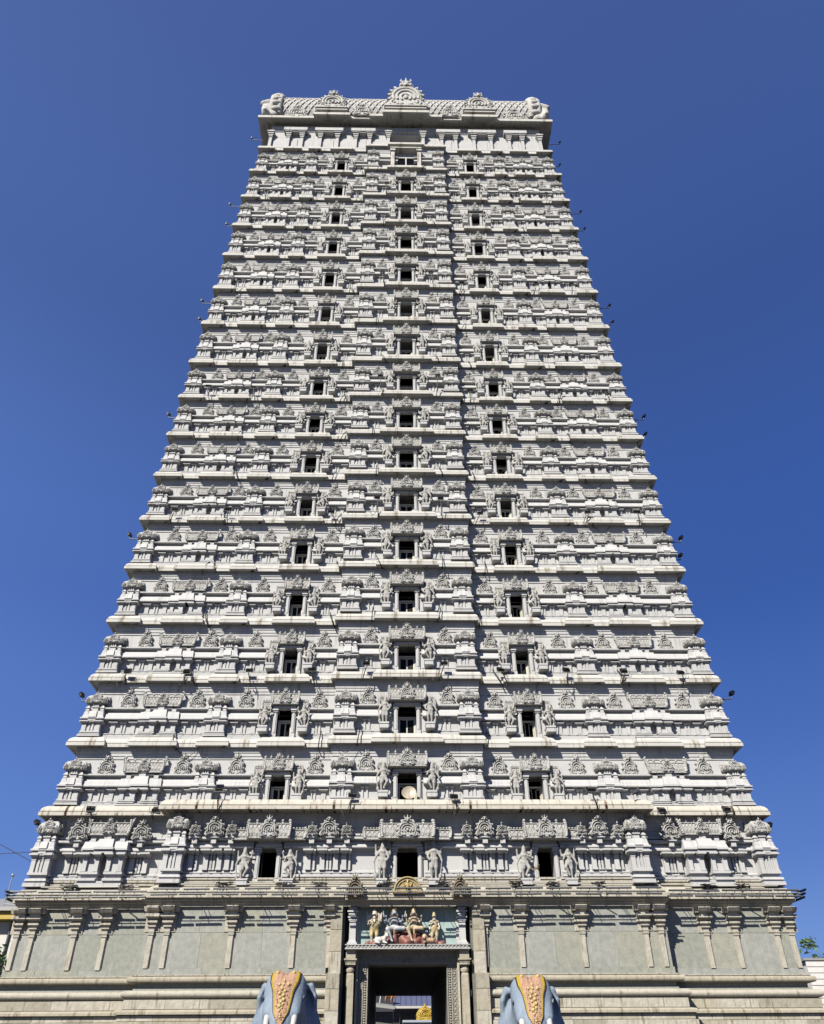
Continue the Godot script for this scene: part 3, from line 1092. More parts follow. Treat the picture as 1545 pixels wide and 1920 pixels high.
func build_base() -> void:
	var wing_w := 13.47
	var zw := -.34; var zb := .11
	var base := Node3D.new()
	base.name = "base"
	base.position.y = -.045
	tower.add_child(base, true)
	# core masonry with the passage through it
	var b := MB.new()
	for s: float in [-1.0, 1.0]:
		b.box(AXIS + minf(s * 1.32, s * 8.88), AXIS + maxf(s * 1.32, s * 8.88), 0, 7.0, BACK + 1, zb - .75)
		b.box(AXIS + minf(s * 2.15, s * 8.88), AXIS + maxf(s * 2.15, s * 8.88), 0, 7.0, zb - .80, zb - .06)
		b.box(AXIS + minf(s * 8.88, s * wing_w), AXIS + maxf(s * 8.88, s * wing_w), 0, 7.0, BACK + 1, zw - .06)
	b.box(AXIS - 1.32, AXIS + 1.32, 5.40, 7.0, BACK + 1, zb - .8)
	obj("masonry", b, M.dark, base)

	var block := flip([[-wing_w, BACK + .6], [-wing_w, zw], [-8.90, zw], [-8.90, zb], [-2.2, zb], [-2.2, zb - .5]])
	# beam under the cornice
	b = MB.new()
	var beam := flip([[-wing_w, BACK + .6], [-wing_w, zw], [-8.90, zw], [-8.90, zb]])
	b.sweep(beam, pv([-.3, 6.84, .10, 6.84, .10, 6.92, .16, 6.94, .16, 6.99, .26, 7.02, .26, 7.2, -.3, 7.2]))
	obj("beam", b, M.beige, base)

	# plinth mouldings, stopping at the gate
	for half in 2:
		var s := -1 if half == 0 else 1
		var q := PackedVector2Array()
		var line := [[-wing_w, BACK + .6], [-wing_w, zw], [-8.90, zw], [-8.90, zb], [-2.34, zb]]
		for e in line:
			q.append(Vector2(AXIS + e[0], e[1]) if s < 0 else Vector2(AXIS - e[0], e[1]))
		if s > 0:
			q.reverse()
		b = MB.new()
		b.sweep(q, pv([-.05, 4.76, .12, 4.76, .14, 4.78, .14, 4.81, -.05, 4.815]), false)
		obj("plinth_ledge", b, M.beige, base)
		b = MB.new()
		var tor := [-.05, 4.58, .20, 4.58]
		for i in 9:
			var a := -PI / 2 + PI * i / 8
			tor.append_array([.20 + .06 * cos(a), 4.665 + .085 * sin(a)])
		tor.append_array([.12, 4.755, -.05, 4.76])
		b.sweep(q, pv(tor), false)
		obj("plinth_band", b, M.beige2, base)
		b = MB.new()
		b.sweep(q, pv([-.05, 4.36, .06, 4.36, .06, 4.42, .01, 4.43, .01, 4.58, -.05, 4.58]), false)
		obj("plinth_recess", b, M.granite2, base)
		b = MB.new()
		tor = [-.05, 4.12, .14, 4.12]
		for i in 11:
			var a := -PI / 2 + PI * i / 10
			tor.append_array([.20 + .15 * cos(a), 4.245 + .115 * sin(a)])
		tor.append_array([.1, 4.36, -.05, 4.362])
		b.sweep(q, pv(tor), false)
		obj("plinth_torus", b, M.beige, base)
		b = MB.new()
		b.sweep(q, pv([-.05, 3.50, .30, 3.50, .30, 3.68, .44, 3.69, .44, 3.76, .40, 3.80, .27, 3.83, -.05, 3.84]), false)
		b.sweep(q, pv([-.05, 2.9, .52, 2.9, .52, 3.16, .56, 3.18, .56, 3.24, .5, 3.26, -.05, 3.27]), false)
		b.sweep(q, pv([-.05, 0, .9, 0, .9, 1.1, .7, 1.2, .7, 2.1, .6, 2.2, .6, 2.9, -.05, 2.9]), false)
		obj("plinth_step", b, M.beige2, base)
		var mats := [M.beige, M.beige2, M.beige3, M.beige]
		for r in [[3.84, 4.12, .24], [3.27, 3.50, .40], [3.51, 3.67, .335]]:
			var st: float = 1.25 if r[0] > 3.6 else 1.0
			if s < 0:
				slabs(base, "plinth_block", AXIS - wing_w - r[2], AXIS - 8.90 - r[2] - .005, r[0], r[1], zw + r[2], st, mats, .22)
				slabs(base, "plinth_block", AXIS - 8.90 - r[2], AXIS - 2.34, r[0], r[1], zb + r[2], st, mats, .6)
			else:
				slabs(base, "plinth_block", AXIS + 2.34, AXIS + 8.90 + r[2], r[0], r[1], zb + r[2], st, mats, .6)
				slabs(base, "plinth_block", AXIS + 8.90 + r[2] + .005, AXIS + wing_w + r[2], r[0], r[1], zw + r[2], st, mats, .22)

	# pilasters and the slabs between them
	var pil := base_pilaster().mesh()
	var xs := [-13.37, -12.85, -11.42, -10.39, -8.68, -8.15, -5.98, -3.88, 3.88, 5.98, 8.15, 8.68, 10.39, 11.42, 12.85, 13.37]
	var bounds := []
	for x in xs:
		var zz := zb if absf(x) < 8.88 else zw
		put("pilaster", pil, M.beige, base, at(AXIS + x, 0, zz))
	var gr := [M.granite, M.granite2, M.granite3, M.granite]
	for s: float in [-1.0, 1.0]:
		for bay in [[2.72, 3.88, 0], [3.88, 5.98, 0], [5.98, 8.15, 0], [8.15, 8.68, 0], [8.68, 8.90, 0], [8.90, 10.39, 1], [10.39, 11.42, 1], [11.42, 12.85, 1], [12.85, 13.47, 1]]:
			var x0: float = AXIS + minf(s * bay[0], s * bay[1]); var x1: float = AXIS + maxf(s * bay[0], s * bay[1])
			var zz := zw if bay[2] else zb
			slabs(base, "stone_slab", x0, x1, 5.0, 6.06, zz, 1.15, gr)
			slabs(base, "stone_slab", x0, x1, 6.06, 6.84, zz, 1.3, gr)
		slabs(base, "stone_course", AXIS + minf(s * 2.72, s * 8.94), AXIS + maxf(s * 2.72, s * 8.94), 4.815, 5.0, zb + .04, 1.1, gr, .12)
		slabs(base, "stone_course", AXIS + minf(s * 8.77, s * 13.51), AXIS + maxf(s * 8.77, s * 13.51), 4.815, 5.0, zw + .04, 1.1, gr, .12)
		# return face of the block
		b = MB.new()
		var xr: float = AXIS + s * 8.88
		b.box(xr - .02, xr + .02, 4.8, 6.84, zw - .1, zb - .004)
		obj("block_return", b, M.granite, base)
		# square pier beside the gate, built of blocks
		for i in 9:
			var ya: float = [.0, 1.1, 2.2, 3.1, 3.75, 4.35, 4.80, 5.45, 6.1][i]; var yb: float = [1.1, 2.2, 3.1, 3.75, 4.35, 4.80, 5.45, 6.1, 6.84][i]
			var w0 := 2.22; var w1 := 2.62 if i > 5 else 2.66
			b = MB.new()
			b.slab(minf(s * w0, s * w1), maxf(s * w0, s * w1), ya + .003, yb - .003, zb - .7, zb + (.22 if i > 5 else .5), .01)
			put("pier_block", b.mesh(), [M.beige, M.beige2, M.beige3][i % 3], base, at(AXIS, 0, 0))
		b = MB.new()
		b.box(AXIS + s * 2.67 - .06, AXIS + s * 2.67 + .06, 4.815, 6.84, zb - .04, zb + .06)
		put("pilaster", base_pilaster().mesh(), M.beige, base, at(AXIS + s * 2.66, 0, zb, Vector3(.8, 1, 1)))
	build_gate(base, zb)
	build_cornice_steps(base)


func build_cornice_steps(base: Node) -> void:
	# beige ledges between the base cornice and the first storey
	var b := MB.new()
	var o := flip([[-13.35, BACK + .6], [-13.35, -.42], [-8.85, -.42], [-8.85, .05]])
	var p := pv([-.4, 7.45, .10, 7.45, .10, 7.53, .03, 7.54, .03, 7.60, .08, 7.61, .08, 7.66, -.02, 7.67, -.02, 7.72, .02, 7.73, .02, 7.79, -.5, 7.80])
	b.sweep(o, p)
	b.cap(o, 7.792)
	obj("ledge", b, M.beige, base)


func build_gate(base: Node, zb: float) -> void:
	# niche with columns above, door frame below
	var b := MB.new()
	b.box(AXIS - 2.2, AXIS + 2.2, 5.62, 7.0, zb - .72, zb - .5)
	b.painted = true
	b = MB.new()
	b.box(AXIS - 1.72, AXIS + 1.72, 5.66, 7.05, zb - .8, zb - .33)
	var blue := weathered(81, lin(.40, .56, .55), lin(.58, .71, .69), lin(.2, .34, .40), .6, .06, .01)
	obj("niche_back", b, surf(blue, 3.0, .7), base)
	for s: float in [-1.0, 1.0]:
		b = MB.new()
		var x: float = AXIS + s * 1.88
		b.box(x - .11, x + .11, 5.66, 7.02, zb - .5, zb - .05)
		b.box(x - .17, x + .17, 5.66, 5.74, zb - .5, zb + .05)
		b.frus(x, zb - .2, 5.74, .14, .24, 5.82, .11, .22)
		for q in [[6.42, .14], [6.50, .17], [6.60, .15], [6.68, .19], [6.78, .16], [6.84, .22], [6.92, .26]]:
			b.box(x - q[1], x + q[1], q[0], q[0] + .05, zb - .5, zb + q[1] - .17)
		b.box(x - s * .16 - .05, x - s * .16 + .05, 5.66, 7.0, zb - .5, zb - .30)
		obj("niche_column", b, M.wall, base)
	# carved shelf of the niche
	b = MB.new()
	b.box(AXIS - 2.10, AXIS + 2.10, 5.52, 5.56, zb - .5, zb + .24)
	b.box(AXIS - 2.10, AXIS + 2.10, 5.64, 5.665, zb - .5, zb + .24)
	b.box(AXIS - 2.06, AXIS + 2.06, 5.56, 5.64, zb - .5, zb + .20)
	for i in 34:
		var x := AXIS - 2.0 + i * 4.0 / 33
		b.ball(Vector3(x, 5.60, zb + .20), Vector3(.05, .035, .035), 6, 3)
	obj("carved_shelf", b, M.carved, base)
	# columns either side of the door
	for s: float in [-1.0, 1.0]:
		b = MB.new()
		var x: float = AXIS + s * 1.90
		var z := zb + .08
		b.box(x - .12, x + .12, 0, 4.78, z - .3, z + .05)
		b.frus(x, z - .1, 4.78, .12, .15, 4.84, .10, .13)
		b.lathe(pv([.10, 4.84, .13, 4.88, .14, 4.94, .12, 4.99, .09, 5.02]), x, z - .08, 10)
		b.box(x - .13, x + .13, 5.02, 5.05, z - .3, z + .05)
		b.box(x - .17, x + .17, 5.07, 5.11, z - .3, z + .10)
		b.frus(x, z - .1, 5.11, .16, .2, 5.2, .20, .24)
		b.box(x - .21, x + .21, 5.2, 5.25, z - .3, z + .16)
		b.box(x - .16, x + .16, 5.25, 5.52, z - .3, z + .02)
		obj("gate_column", b, M.beige2, base)
		b = MB.new()
		b.box(AXIS + s * 1.70 - .035, AXIS + s * 1.70 + .035, 0, 5.52, zb - .7, zb - .12)
		obj("gate_jamb", b, M.beige, base)
		# the door frame's carved upright
		b = MB.new()
		var xa: float = AXIS + s * 1.32; var xb: float = AXIS + s * 1.66
		b.box(minf(xa, xb), maxf(xa, xb), 0, 5.12, zb - .9, zb - .30)
		for e in [1.335, 1.48, 1.645]:
			b.box(AXIS + s * e - .012, AXIS + s * e + .012, 0, 5.12, zb - .4, zb - .265)
		for i in 40:
			var y := 5.06 - i * .072
			if y < 2.6:
				break
			b.ball(Vector3(AXIS + s * 1.41, y, zb - .29), Vector3(.045, .03, .03), 6, 3)
			if i % 2 == 0:
				var ring := PackedVector3Array()
				for q in 9:
					ring.append(Vector3(AXIS + s * 1.565 + .055 * cos(TAU * q / 8), y - .03 + .055 * sin(TAU * q / 8), zb - .29))
				b.tube(ring, .014, 4)
		obj("door_frame", b, M.carvedstone, base)
	b = MB.new()
	b.box(AXIS - 1.66, AXIS + 1.66, 5.12, 5.52, zb - .9, zb - .30)
	for y in [5.14, 5.30]:
		b.box(AXIS - 1.6, AXIS + 1.6, y, y + .02, zb - .4, zb - .27)
	for i in 22:
		b.ball(Vector3(AXIS - 1.45 + i * 2.9 / 21, 5.23, zb - .29), Vector3(.055, .035, .03), 6, 3)
	b.add(medallion(6, false), at(AXIS, 5.16, zb - .3, Vector3(.32, .2, .5)))
	obj("door_lintel", b, M.carvedstone, base)
	# arches with carved faces on the cornice above the gate
	var md := MB.new()
	md.add(medallion(7), at(0, 0, 0, Vector3(.62, .66, 1.2)))
	for s: float in [-1.0, 1.0]:
		put("horseshoe_medallion", md.mesh(), M.oldcarved, base, at(AXIS + s * 1.82, 7.06, .52))
	var ar := MB.new()
	var half := PackedVector2Array()
	for i in 17:
		var a := PI * i / 16
		half.append(Vector2(cos(a) * .54, sin(a) * .56))
	ar.ext(half, -.2, .05)
	for r in [[.52, .045], [.42, .03]]:
		arc_tube(ar, Vector2.ZERO, r[0], 0, PI, r[1], .06, 16)
	ar.box(-.6, .6, -.06, .0, -.2, .1)
	put("arch_niche", ar.mesh(), M.ochre, base, at(AXIS - .0, 7.27, .42, Vector3(.88, .84, 1)))


# ------------------------------------------------------------------ the top: pilastered storey, eaves and barrel vault
func build_top() -> void:
	var k := 17
	var h0: float = LIP_H[17]; var h1: float = LIP_H[18]
	var H := h1 - h0
	var storey := Node3D.new()
	storey.name = "top_storey"
	storey.position = Vector3(0, h0, 0)
	tower.add_child(storey, true)
	var zw := lip_z(17) - 1.05
	var ww := 10.95
	var b := MB.new()
	b.box(AXIS - ww, AXIS - 1.25, 0, H + .5, zw - .6, zw)
	b.box(AXIS + 1.25, AXIS + ww, 0, H + .5, zw - .6, zw)
	b.box(AXIS - 1.25, AXIS + 1.25, 0, 1.5, zw - .6, zw + .1)
	b.box(AXIS - 1.25, AXIS + 1.25, 0, H + .5, zw - 1.2, zw - .8)
	for s: float in [-1.0, 1.0]:
		b.box(AXIS + s * 1.3 - .06, AXIS + s * 1.3 + .06, 0, H + .5, zw - 1.2, zw - .5)
		b.box(AXIS + s * (ww - .2) - .2, AXIS + s * (ww - .2) + .2, 0, H + .5, BACK + .4, zw - .6)
	b.box(AXIS - ww, AXIS + ww, 0, H + .5, BACK + .4, BACK + .8)
	var wo := flip([[-ww, BACK + .4], [-ww, zw]])
	b.sweep(wo, pv([-.05, .3, .70, .3, .70, .62, .58, .64, .58, .76, .64, .77, .64, .92, -.05, .96]))
	b.sweep(wo, pv([-.05, 1.1, .5, 1.1, .5, 1.22, .4, 1.30, -.05, 1.36]))
	b.sweep(wo, pv([-.05, H - .95, .1, H - .75, .1, H - .5, .2, H - .4, .2, H - .2, -.05, H - .35]))
	obj("wall", b, M.wall, storey)
	# pilasters, in pairs under little beams
	var pil := MB.new()
	pil.box(-.12, .12, 1.35, H - 1.95, -.05, .2)
	pil.box(-.17, .17, 1.0, 1.5, -.05, .3)
	for q in [[.15, 1.95], [.19, 1.77], [.24, 1.57], [.30, 1.35]]:
		pil.box(-q[0], q[0], H - q[1], H - q[1] + .13, -.05, .1 + q[0])
	pil.box(-.14, .14, H - 1.95, H - .85, -.05, .24)
	for s: float in [-1.0, 1.0]:
		for x in [1.42, 2.95, 4.1, 5.6, 7.0, 8.5, 9.6, 11.05]:
			put("pilaster", pil.mesh(), M.wall, storey, at(AXIS + s * x, 0, zw + (.12 if x < 2 else 0.0)))
		for q in [[3.5, 1.0], [6.3, 1.15], [9.05, .95]]:
			b = MB.new()
			b.box(-q[1], q[1], H - 1.22, H - .8, -.05, .46)
			b.box(-q[1] + .1, q[1] - .1, H - 1.35, H - 1.22, -.05, .38)
			put("pilaster_beam", b.mesh(), M.wall, storey, at(AXIS + s * q[0], 0, zw))
			b = MB.new()
			b.box(-q[1] + .75, q[1] - .75, 1.36, H - 1.9, -.05, .05)
			put("blind_panel", b.mesh(), M.wall, storey, at(AXIS + s * q[0], 0, zw))
	# middle recess: beam and parapet
	b = MB.new()
	b.box(AXIS - 1.3, AXIS + 1.3, H - 1.0, H - .5, zw - 1.2, zw + .25)
	b.box(AXIS - 1.2, AXIS + 1.2, H - 1.2, H - 1.0, zw - 1.2, zw + .1)
	obj("recess_beam", b, M.wall, storey)
	b = MB.new()
	b.box(AXIS - 1.35, AXIS + 1.35, 1.0, 1.45, zw, zw + .45)
	obj("balcony", b, M.wall, storey)
	build_cornice(17, storey)
	storey.get_child(storey.get_child_count() - 1).position.y = -h0

	# wide two-light window of the storey below
	var s16: Node = tower.get_node("storey_016")
	var z16 := lip_z(17) - .42 + .40
	b = MB.new()
	for s: float in [-1.0, 1.0]:
		b.box(AXIS + s * 1.02 - .14, AXIS + s * 1.02 + .14, .5, 2.9, z16 - .3, z16 + .35)
		b.box(AXIS + s * 1.02 - .2, AXIS + s * 1.02 + .2, 2.75, 3.0, z16 - .3, z16 + .45)
	b.box(AXIS - 1.2, AXIS + 1.2, 3.0, 3.12, z16 - .3, z16 + .5)
	b.box(AXIS - .9, AXIS + .9, .5, 1.0, z16 - .3, z16 + .2)
	b.box(AXIS - .05, AXIS + .05, 1.0, 2.2, z16 - .05, z16 + .16)
	b.box(AXIS - .9, AXIS + .9, 2.1, 2.2, z16 - .05, z16 + .15)
	obj("window_frame", b, M.cornice, s16)
	for s: float in [-1.0, 1.0]:
		b = MB.new()
		b.box(AXIS + s * .46 - .4, AXIS + s * .46 + .4, 1.0, 2.1, z16 + .03, z16 + .06)
		obj("window_pane", b, M.pane, s16)

	# eaves
	var ez := lip_z(18)
	b = MB.new()
	var o := lip_outline(18)
	b.sweep(o, pv([-1.7, h1 + .55, -.85, h1 + .45, -.45, h1 + .28, -.12, h1 + .04, -.1, h1, 0, h1, .0, h1 + .32, -.08, h1 + .34, -.12, h1 + .5, -.3, h1 + .55, -.32, h1 + .75, -2.5, h1 + .75]))
	b.cap(MB.inset(o, -.3), h1 + .7)
	obj("eaves", b, M.cornice, tower)
	# vault: a horseshoe section bulging over its base, covered with scale tiles
	var vault := MB.new()
	var sec := []
	var prof := func(t: float) -> Vector2:
		# t 0..1 from the front foot to the ridge: (z, y)
		var a := lerpf(deg_to_rad(-24), deg_to_rad(90), t)
		return Vector2(-4.2 + cos(a) * 3.75, 2.6 + sin(a) * 3.6)
	var base_y := h1 + .75
	var N := 14
	var xa := AXIS - 11.0; var xb := AXIS + 11.0
	for i in N:
		var p: Vector2 = prof.call(float(i) / N); var q: Vector2 = prof.call(float(i + 1) / N)
		vault.quad(Vector3(xa, base_y + p.y, ez + p.x), Vector3(xb, base_y + p.y, ez + p.x), Vector3(xb, base_y + q.y, ez + q.x), Vector3(xa, base_y + q.y, ez + q.x))
		vault.quad(Vector3(xa, base_y + q.y, ez - 8.4 - q.x), Vector3(xb, base_y + q.y, ez - 8.4 - q.x), Vector3(xb, base_y + p.y, ez - 8.4 - p.x), Vector3(xa, base_y + p.y, ez - 8.4 - p.x))
	var v_node := obj("vault", vault, M.wall, tower)
	# a net of raised ribs in diamonds
	var scales := MB.new()
	var cols := 42
	var w := (xb - xa) / cols
	for dir: float in [-1.0, 1.0]:
		for c in range(-6, cols + 7):
			var pts := PackedVector3Array()
			for i in 11:
				var t := .02 + i * .075
				var x := xa + c * w + dir * i * w * .5
				if x < xa or x > xb:
					continue
				var p: Vector2 = prof.call(t)
				pts.append(Vector3(x, base_y + p.y, ez + p.x + .03))
			if pts.size() > 1:
				scales.tube(pts, .055, 4)
	obj("lattice_ribs", scales, M.cornice, v_node).set_meta("kind", "stuff")
	# carved gables along the vault
	var big := medallion(11).mesh()
	var sm := medallion(7).mesh()
	for e in [[0.0, 3.1, 5.0, .62, 1], [6.15, 2.35, 3.1, .4, 1], [-6.15, 2.35, 3.1, .4, 1], [9.1, 1.75, 2.1, .06, 0], [-9.1, 1.75, 2.1, .06, 0], [3.65, 1.6, 1.95, .3, 0], [-3.65, 1.6, 1.95, .3, 0]]:
		var y0: float = base_y + (.35 if e[4] else -.45)
		put("gable_medallion", big if e[4] else sm, M.gable, tower, at(AXIS + e[0], y0, ez + e[3] - .22, Vector3(e[1], e[2] / 1.22, 2.0 if e[4] else 1.4)))
		if e[4]:
			b = MB.new()
			b.box(AXIS + e[0] - e[1] * .55, AXIS + e[0] + e[1] * .55, base_y - .02, base_y + .22, ez - 1.5, ez + e[3] - .05)
			b.box(AXIS + e[0] - e[1] * .58, AXIS + e[0] + e[1] * .58, base_y + .22, base_y + .36, ez - 1.5, ez + e[3] + .05)
			obj("gable_base", b, M.cornice, tower)
	# horseshoe ends of the vault with a beast's head
	for s: float in [-1.0, 1.0]:
		b = MB.new()
		for i in 3:
			var ring := PackedVector3Array()
			for j in 15:
				var t := j / 14.0
				var p: Vector2 = prof.call(t)
				ring.append(Vector3(AXIS + s * (10.75 + i * .32), base_y + p.y + .05, ez + p.x + .1))
			b.tube(ring, [.24, .17, .24][i], 8)
		for j in 7:
			var p: Vector2 = prof.call(.06 + j * .1)
			b.ball(Vector3(AXIS + s * 11.05, base_y + p.y, ez + p.x + .15), Vector3(.5, .34, .3), 8, 5)
		obj("vault_rim", b, M.gable, tower)
		var beast := Body.new()
		var bx: float = AXIS + s * 11.7
		var up := base_y + .75
		beast.limb(Vector3(bx - s * .5, up + .2, ez - .8), Vector3(bx + s * .15, up + 1.5, ez - .9), .42, .5, Color.WHITE, .2)
		beast.limb(Vector3(bx - s * .5, up + 1.6, ez - 1.2), Vector3(bx + s * .05, up + 2.5, ez - 1.2), .6, .55, Color.WHITE, .2)
		beast.limb(Vector3(bx + s * .1, up + 2.5, ez - .9), Vector3(bx + s * .55, up + 2.3, ez - .8), .42, .3, Color.WHITE, .15)
		beast.limb(Vector3(bx + s * .15, up + 2.0, ez - .9), Vector3(bx + s * .45, up + 1.85, ez - .8), .24, .2, Color.WHITE, .1)
		beast.limb(Vector3(bx - s * .1, up + 2.9, ez - 1.0), Vector3(bx - s * .05, up + 3.3, ez - 1.0), .2, .12, Color.WHITE, .1)
		beast.limb(Vector3(bx + s * .25, up + 2.85, ez - 1.0), Vector3(bx + s * .32, up + 3.15, ez - 1.0), .17, .1, Color.WHITE, .1)
		beast.limb(Vector3(bx + s * .1, up - .0, ez - .5), Vector3(bx + s * .3, up + 1.1, ez - .6), .34, .3, Color.WHITE, .12)
		beast.limb(Vector3(bx + s * .1, up + .1, ez - .45), Vector3(bx + s * .15, up + .1, ez - .2), .3, .2, Color.WHITE, .1)
		obj("beast_head", beast.build(.11), M.gable, tower)
		# dark closing wall of the vault end
		b = MB.new()
		var poly := PackedVector2Array()
		b.box(AXIS + s * 10.6 - .1, AXIS + s * 10.6 + .1, base_y - .1, base_y + 3.7, ez - 7.5, ez - .9)
		obj("vault_end", b, M.wall, tower)


# a clear sky: pale at the horizon, deep above, a little brighter and paler on the sun's side
func clear_sky(toward: Vector3) -> ImageTexture:
	var stops := [[-90, 120, 116, 106], [-8, 132, 130, 122], [0, 150, 178, 222], [6, 124, 160, 222], [13, 108, 144, 214], [21, 101, 135, 207], [30, 91, 124, 195], [50, 72, 99, 162], [70, 66, 90, 151], [90, 64, 87, 147]]
	var w := 256; var h := 256
	var im := Image.create(w, h, false, Image.FORMAT_RGBF)
	for y in h:
		var e := 90.0 - (y + .5) * 180.0 / h
		var c := Color.BLACK
		for i in stops.size() - 1:
			if e >= stops[i][0] and e <= stops[i + 1][0]:
				var a := Color8(stops[i][1], stops[i][2], stops[i][3]).srgb_to_linear()
				var b := Color8(stops[i + 1][1], stops[i + 1][2], stops[i + 1][3]).srgb_to_linear()
				c = a.lerp(b, smoothstep(0.0, 1.0, (e - stops[i][0]) / float(stops[i + 1][0] - stops[i][0])) if e > 0 else (e - stops[i][0]) / float(stops[i + 1][0] - stops[i][0]))
		var k := smoothstep(-5.0, 40.0, e)
		for x in w:
			var u := ((x + .5) / w - .5) * TAU
			var d := Vector3(-sin(u) * cos(deg_to_rad(e)), sin(deg_to_rad(e)), cos(u) * cos(deg_to_rad(e)))
			var q := (clampf(d.dot(toward), -.6, .7) - .28) * k
			im.set_pixel(x, y, Color(c.r * (1 + q * 1.1), c.g * (1 + q * .85), c.b * (1 + q * .55)) / EXPOSURE)
	return ImageTexture.create_from_image(im)


# ------------------------------------------------------------------ ready
func _ready() -> void:
	rng.seed = 20
	# camera
	var cam := Camera3D.new()
	cam.name = "camera"
	add_child(cam)
	cam.transform = Transform3D(Basis(Vector3(0.99982691, -0.00525259, 0.01784844), Vector3(-0.00645628, 0.80175844, 0.59761336), -Vector3(0.01744916, 0.59762515, -0.80158575)), Vector3(-0.48386, 1.6, 30.0))
	cam.fov = 66.57
	cam.far = 1500
	cam.near = .1
	cam.current = true
	# sky
	var we := WorldEnvironment.new()
	we.name = "world"
	var env := Environment.new()
	env.background_mode = Environment.BG_SKY
	var sm := PanoramaSkyMaterial.new()
	var az := deg_to_rad(33.0); var el := deg_to_rad(40.0)
	var toward := Vector3(-sin(az) * cos(el), sin(el), cos(az) * cos(el))
	sm.panorama = clear_sky(toward)
	var sky := Sky.new()
	sky.sky_material = sm
	env.sky = sky
	env.tonemap_mode = Environment.TONE_MAPPER_LINEAR
	env.tonemap_exposure = EXPOSURE
	env.sdfgi_enabled = true
	env.ssao_enabled = true
	env.ssil_enabled = true
	we.environment = env
	add_child(we)
	# sun: from the upper left, behind the viewer
	var sun := DirectionalLight3D.new()
	sun.name = "sun"
	sun.light_energy = 1.6
	sun.light_color = Color(1.0, .97, .915)
	sun.light_angular_distance = .5
	sun.shadow_enabled = true
	add_child(sun)
	sun.look_at_from_position(toward * 50, Vector3.ZERO)

	make_materials()
	M.carvedstone = surf(weathered(91, lin(.36, .345, .30), lin(.52, .50, .44), lin(.15, .13, .10), .7, .2, .03), 1.5, .85, Color.WHITE, .6)
	M.oldcarved = surf(weathered(95, lin(.26, .22, .16), lin(.46, .41, .32), lin(.06, .05, .04), .9, .25, .04), .9, .9, Color.WHITE, .6)
	M.ochre = surf(weathered(99, lin(.50, .36, .16), lin(.58, .50, .34), lin(.25, .16, .06), .5, .15, .04), 1.0, .8, Color.WHITE, .4)
	M.gilt = plain(lin(.80, .56, .10), .35, .25)
	M.whitewash = surf(weathered(121, lin(.80, .79, .77), lin(.90, .89, .87), lin(.5, .47, .4), .3, .04), 4.0, .8)
	M.dishpaint = plain(lin(.62, .54, .42), .5)
	M.paleblue = plain(lin(.45, .52, .62), .6)
	M.bluemetal = plain(lin(.12, .14, .25), .5)
	M.bark = plain(lin(.12, .09, .06), .9)
	M.hide = surf(weathered(131, shade(.80, .82, .84), shade(1, 1, 1), shade(.45, .47, .5), .7, .16, .02), 1.3, .6, Color.WHITE, .5)
	M.hide.vertex_color_use_as_albedo = true
	M.oldpaint = surf(weathered(141, shade(.72, .70, .68), shade(1, 1, 1), shade(.35, .3, .25), .6, .3, .03), .6, .7)
	M.oldpaint.vertex_color_use_as_albedo = true
	M.leaf = StandardMaterial3D.new()
	M.leaf.vertex_color_use_as_albedo = true
	M.leaf.roughness = .5
	M.leaf.cull_mode = BaseMaterial3D.CULL_DISABLED
	M.gable = surf(weathered(103, lin(.64, .638, .62), lin(.77, .77, .75), lin(.28, .26, .22), .6, .12, .03), 3.0, .85, Color.WHITE, .3)
	make_pieces()
	# the ground
	var g := MB.new()
	g.quad(Vector3(-600, 0, 600), Vector3(600, 0, 600), Vector3(600, 0, -600), Vector3(-600, 0, -600))
	var ground := obj("ground", g, surf(weathered(111, lin(.12, .115, .105), lin(.19, .18, .165), lin(.1, .09, .08), .2, .2), 6.0))
	ground.set_meta("kind", "structure")
	build_tower()
	build_figures()
	build_elephants()
	build_lights()
	build_surroundings()


# ------------------------------------------------------------------ painted figures in the niche over the gate
func tone(r: float, g: float, b: float) -> Color:
	return Color(r, g, b) * Color(ALB, ALB, ALB)


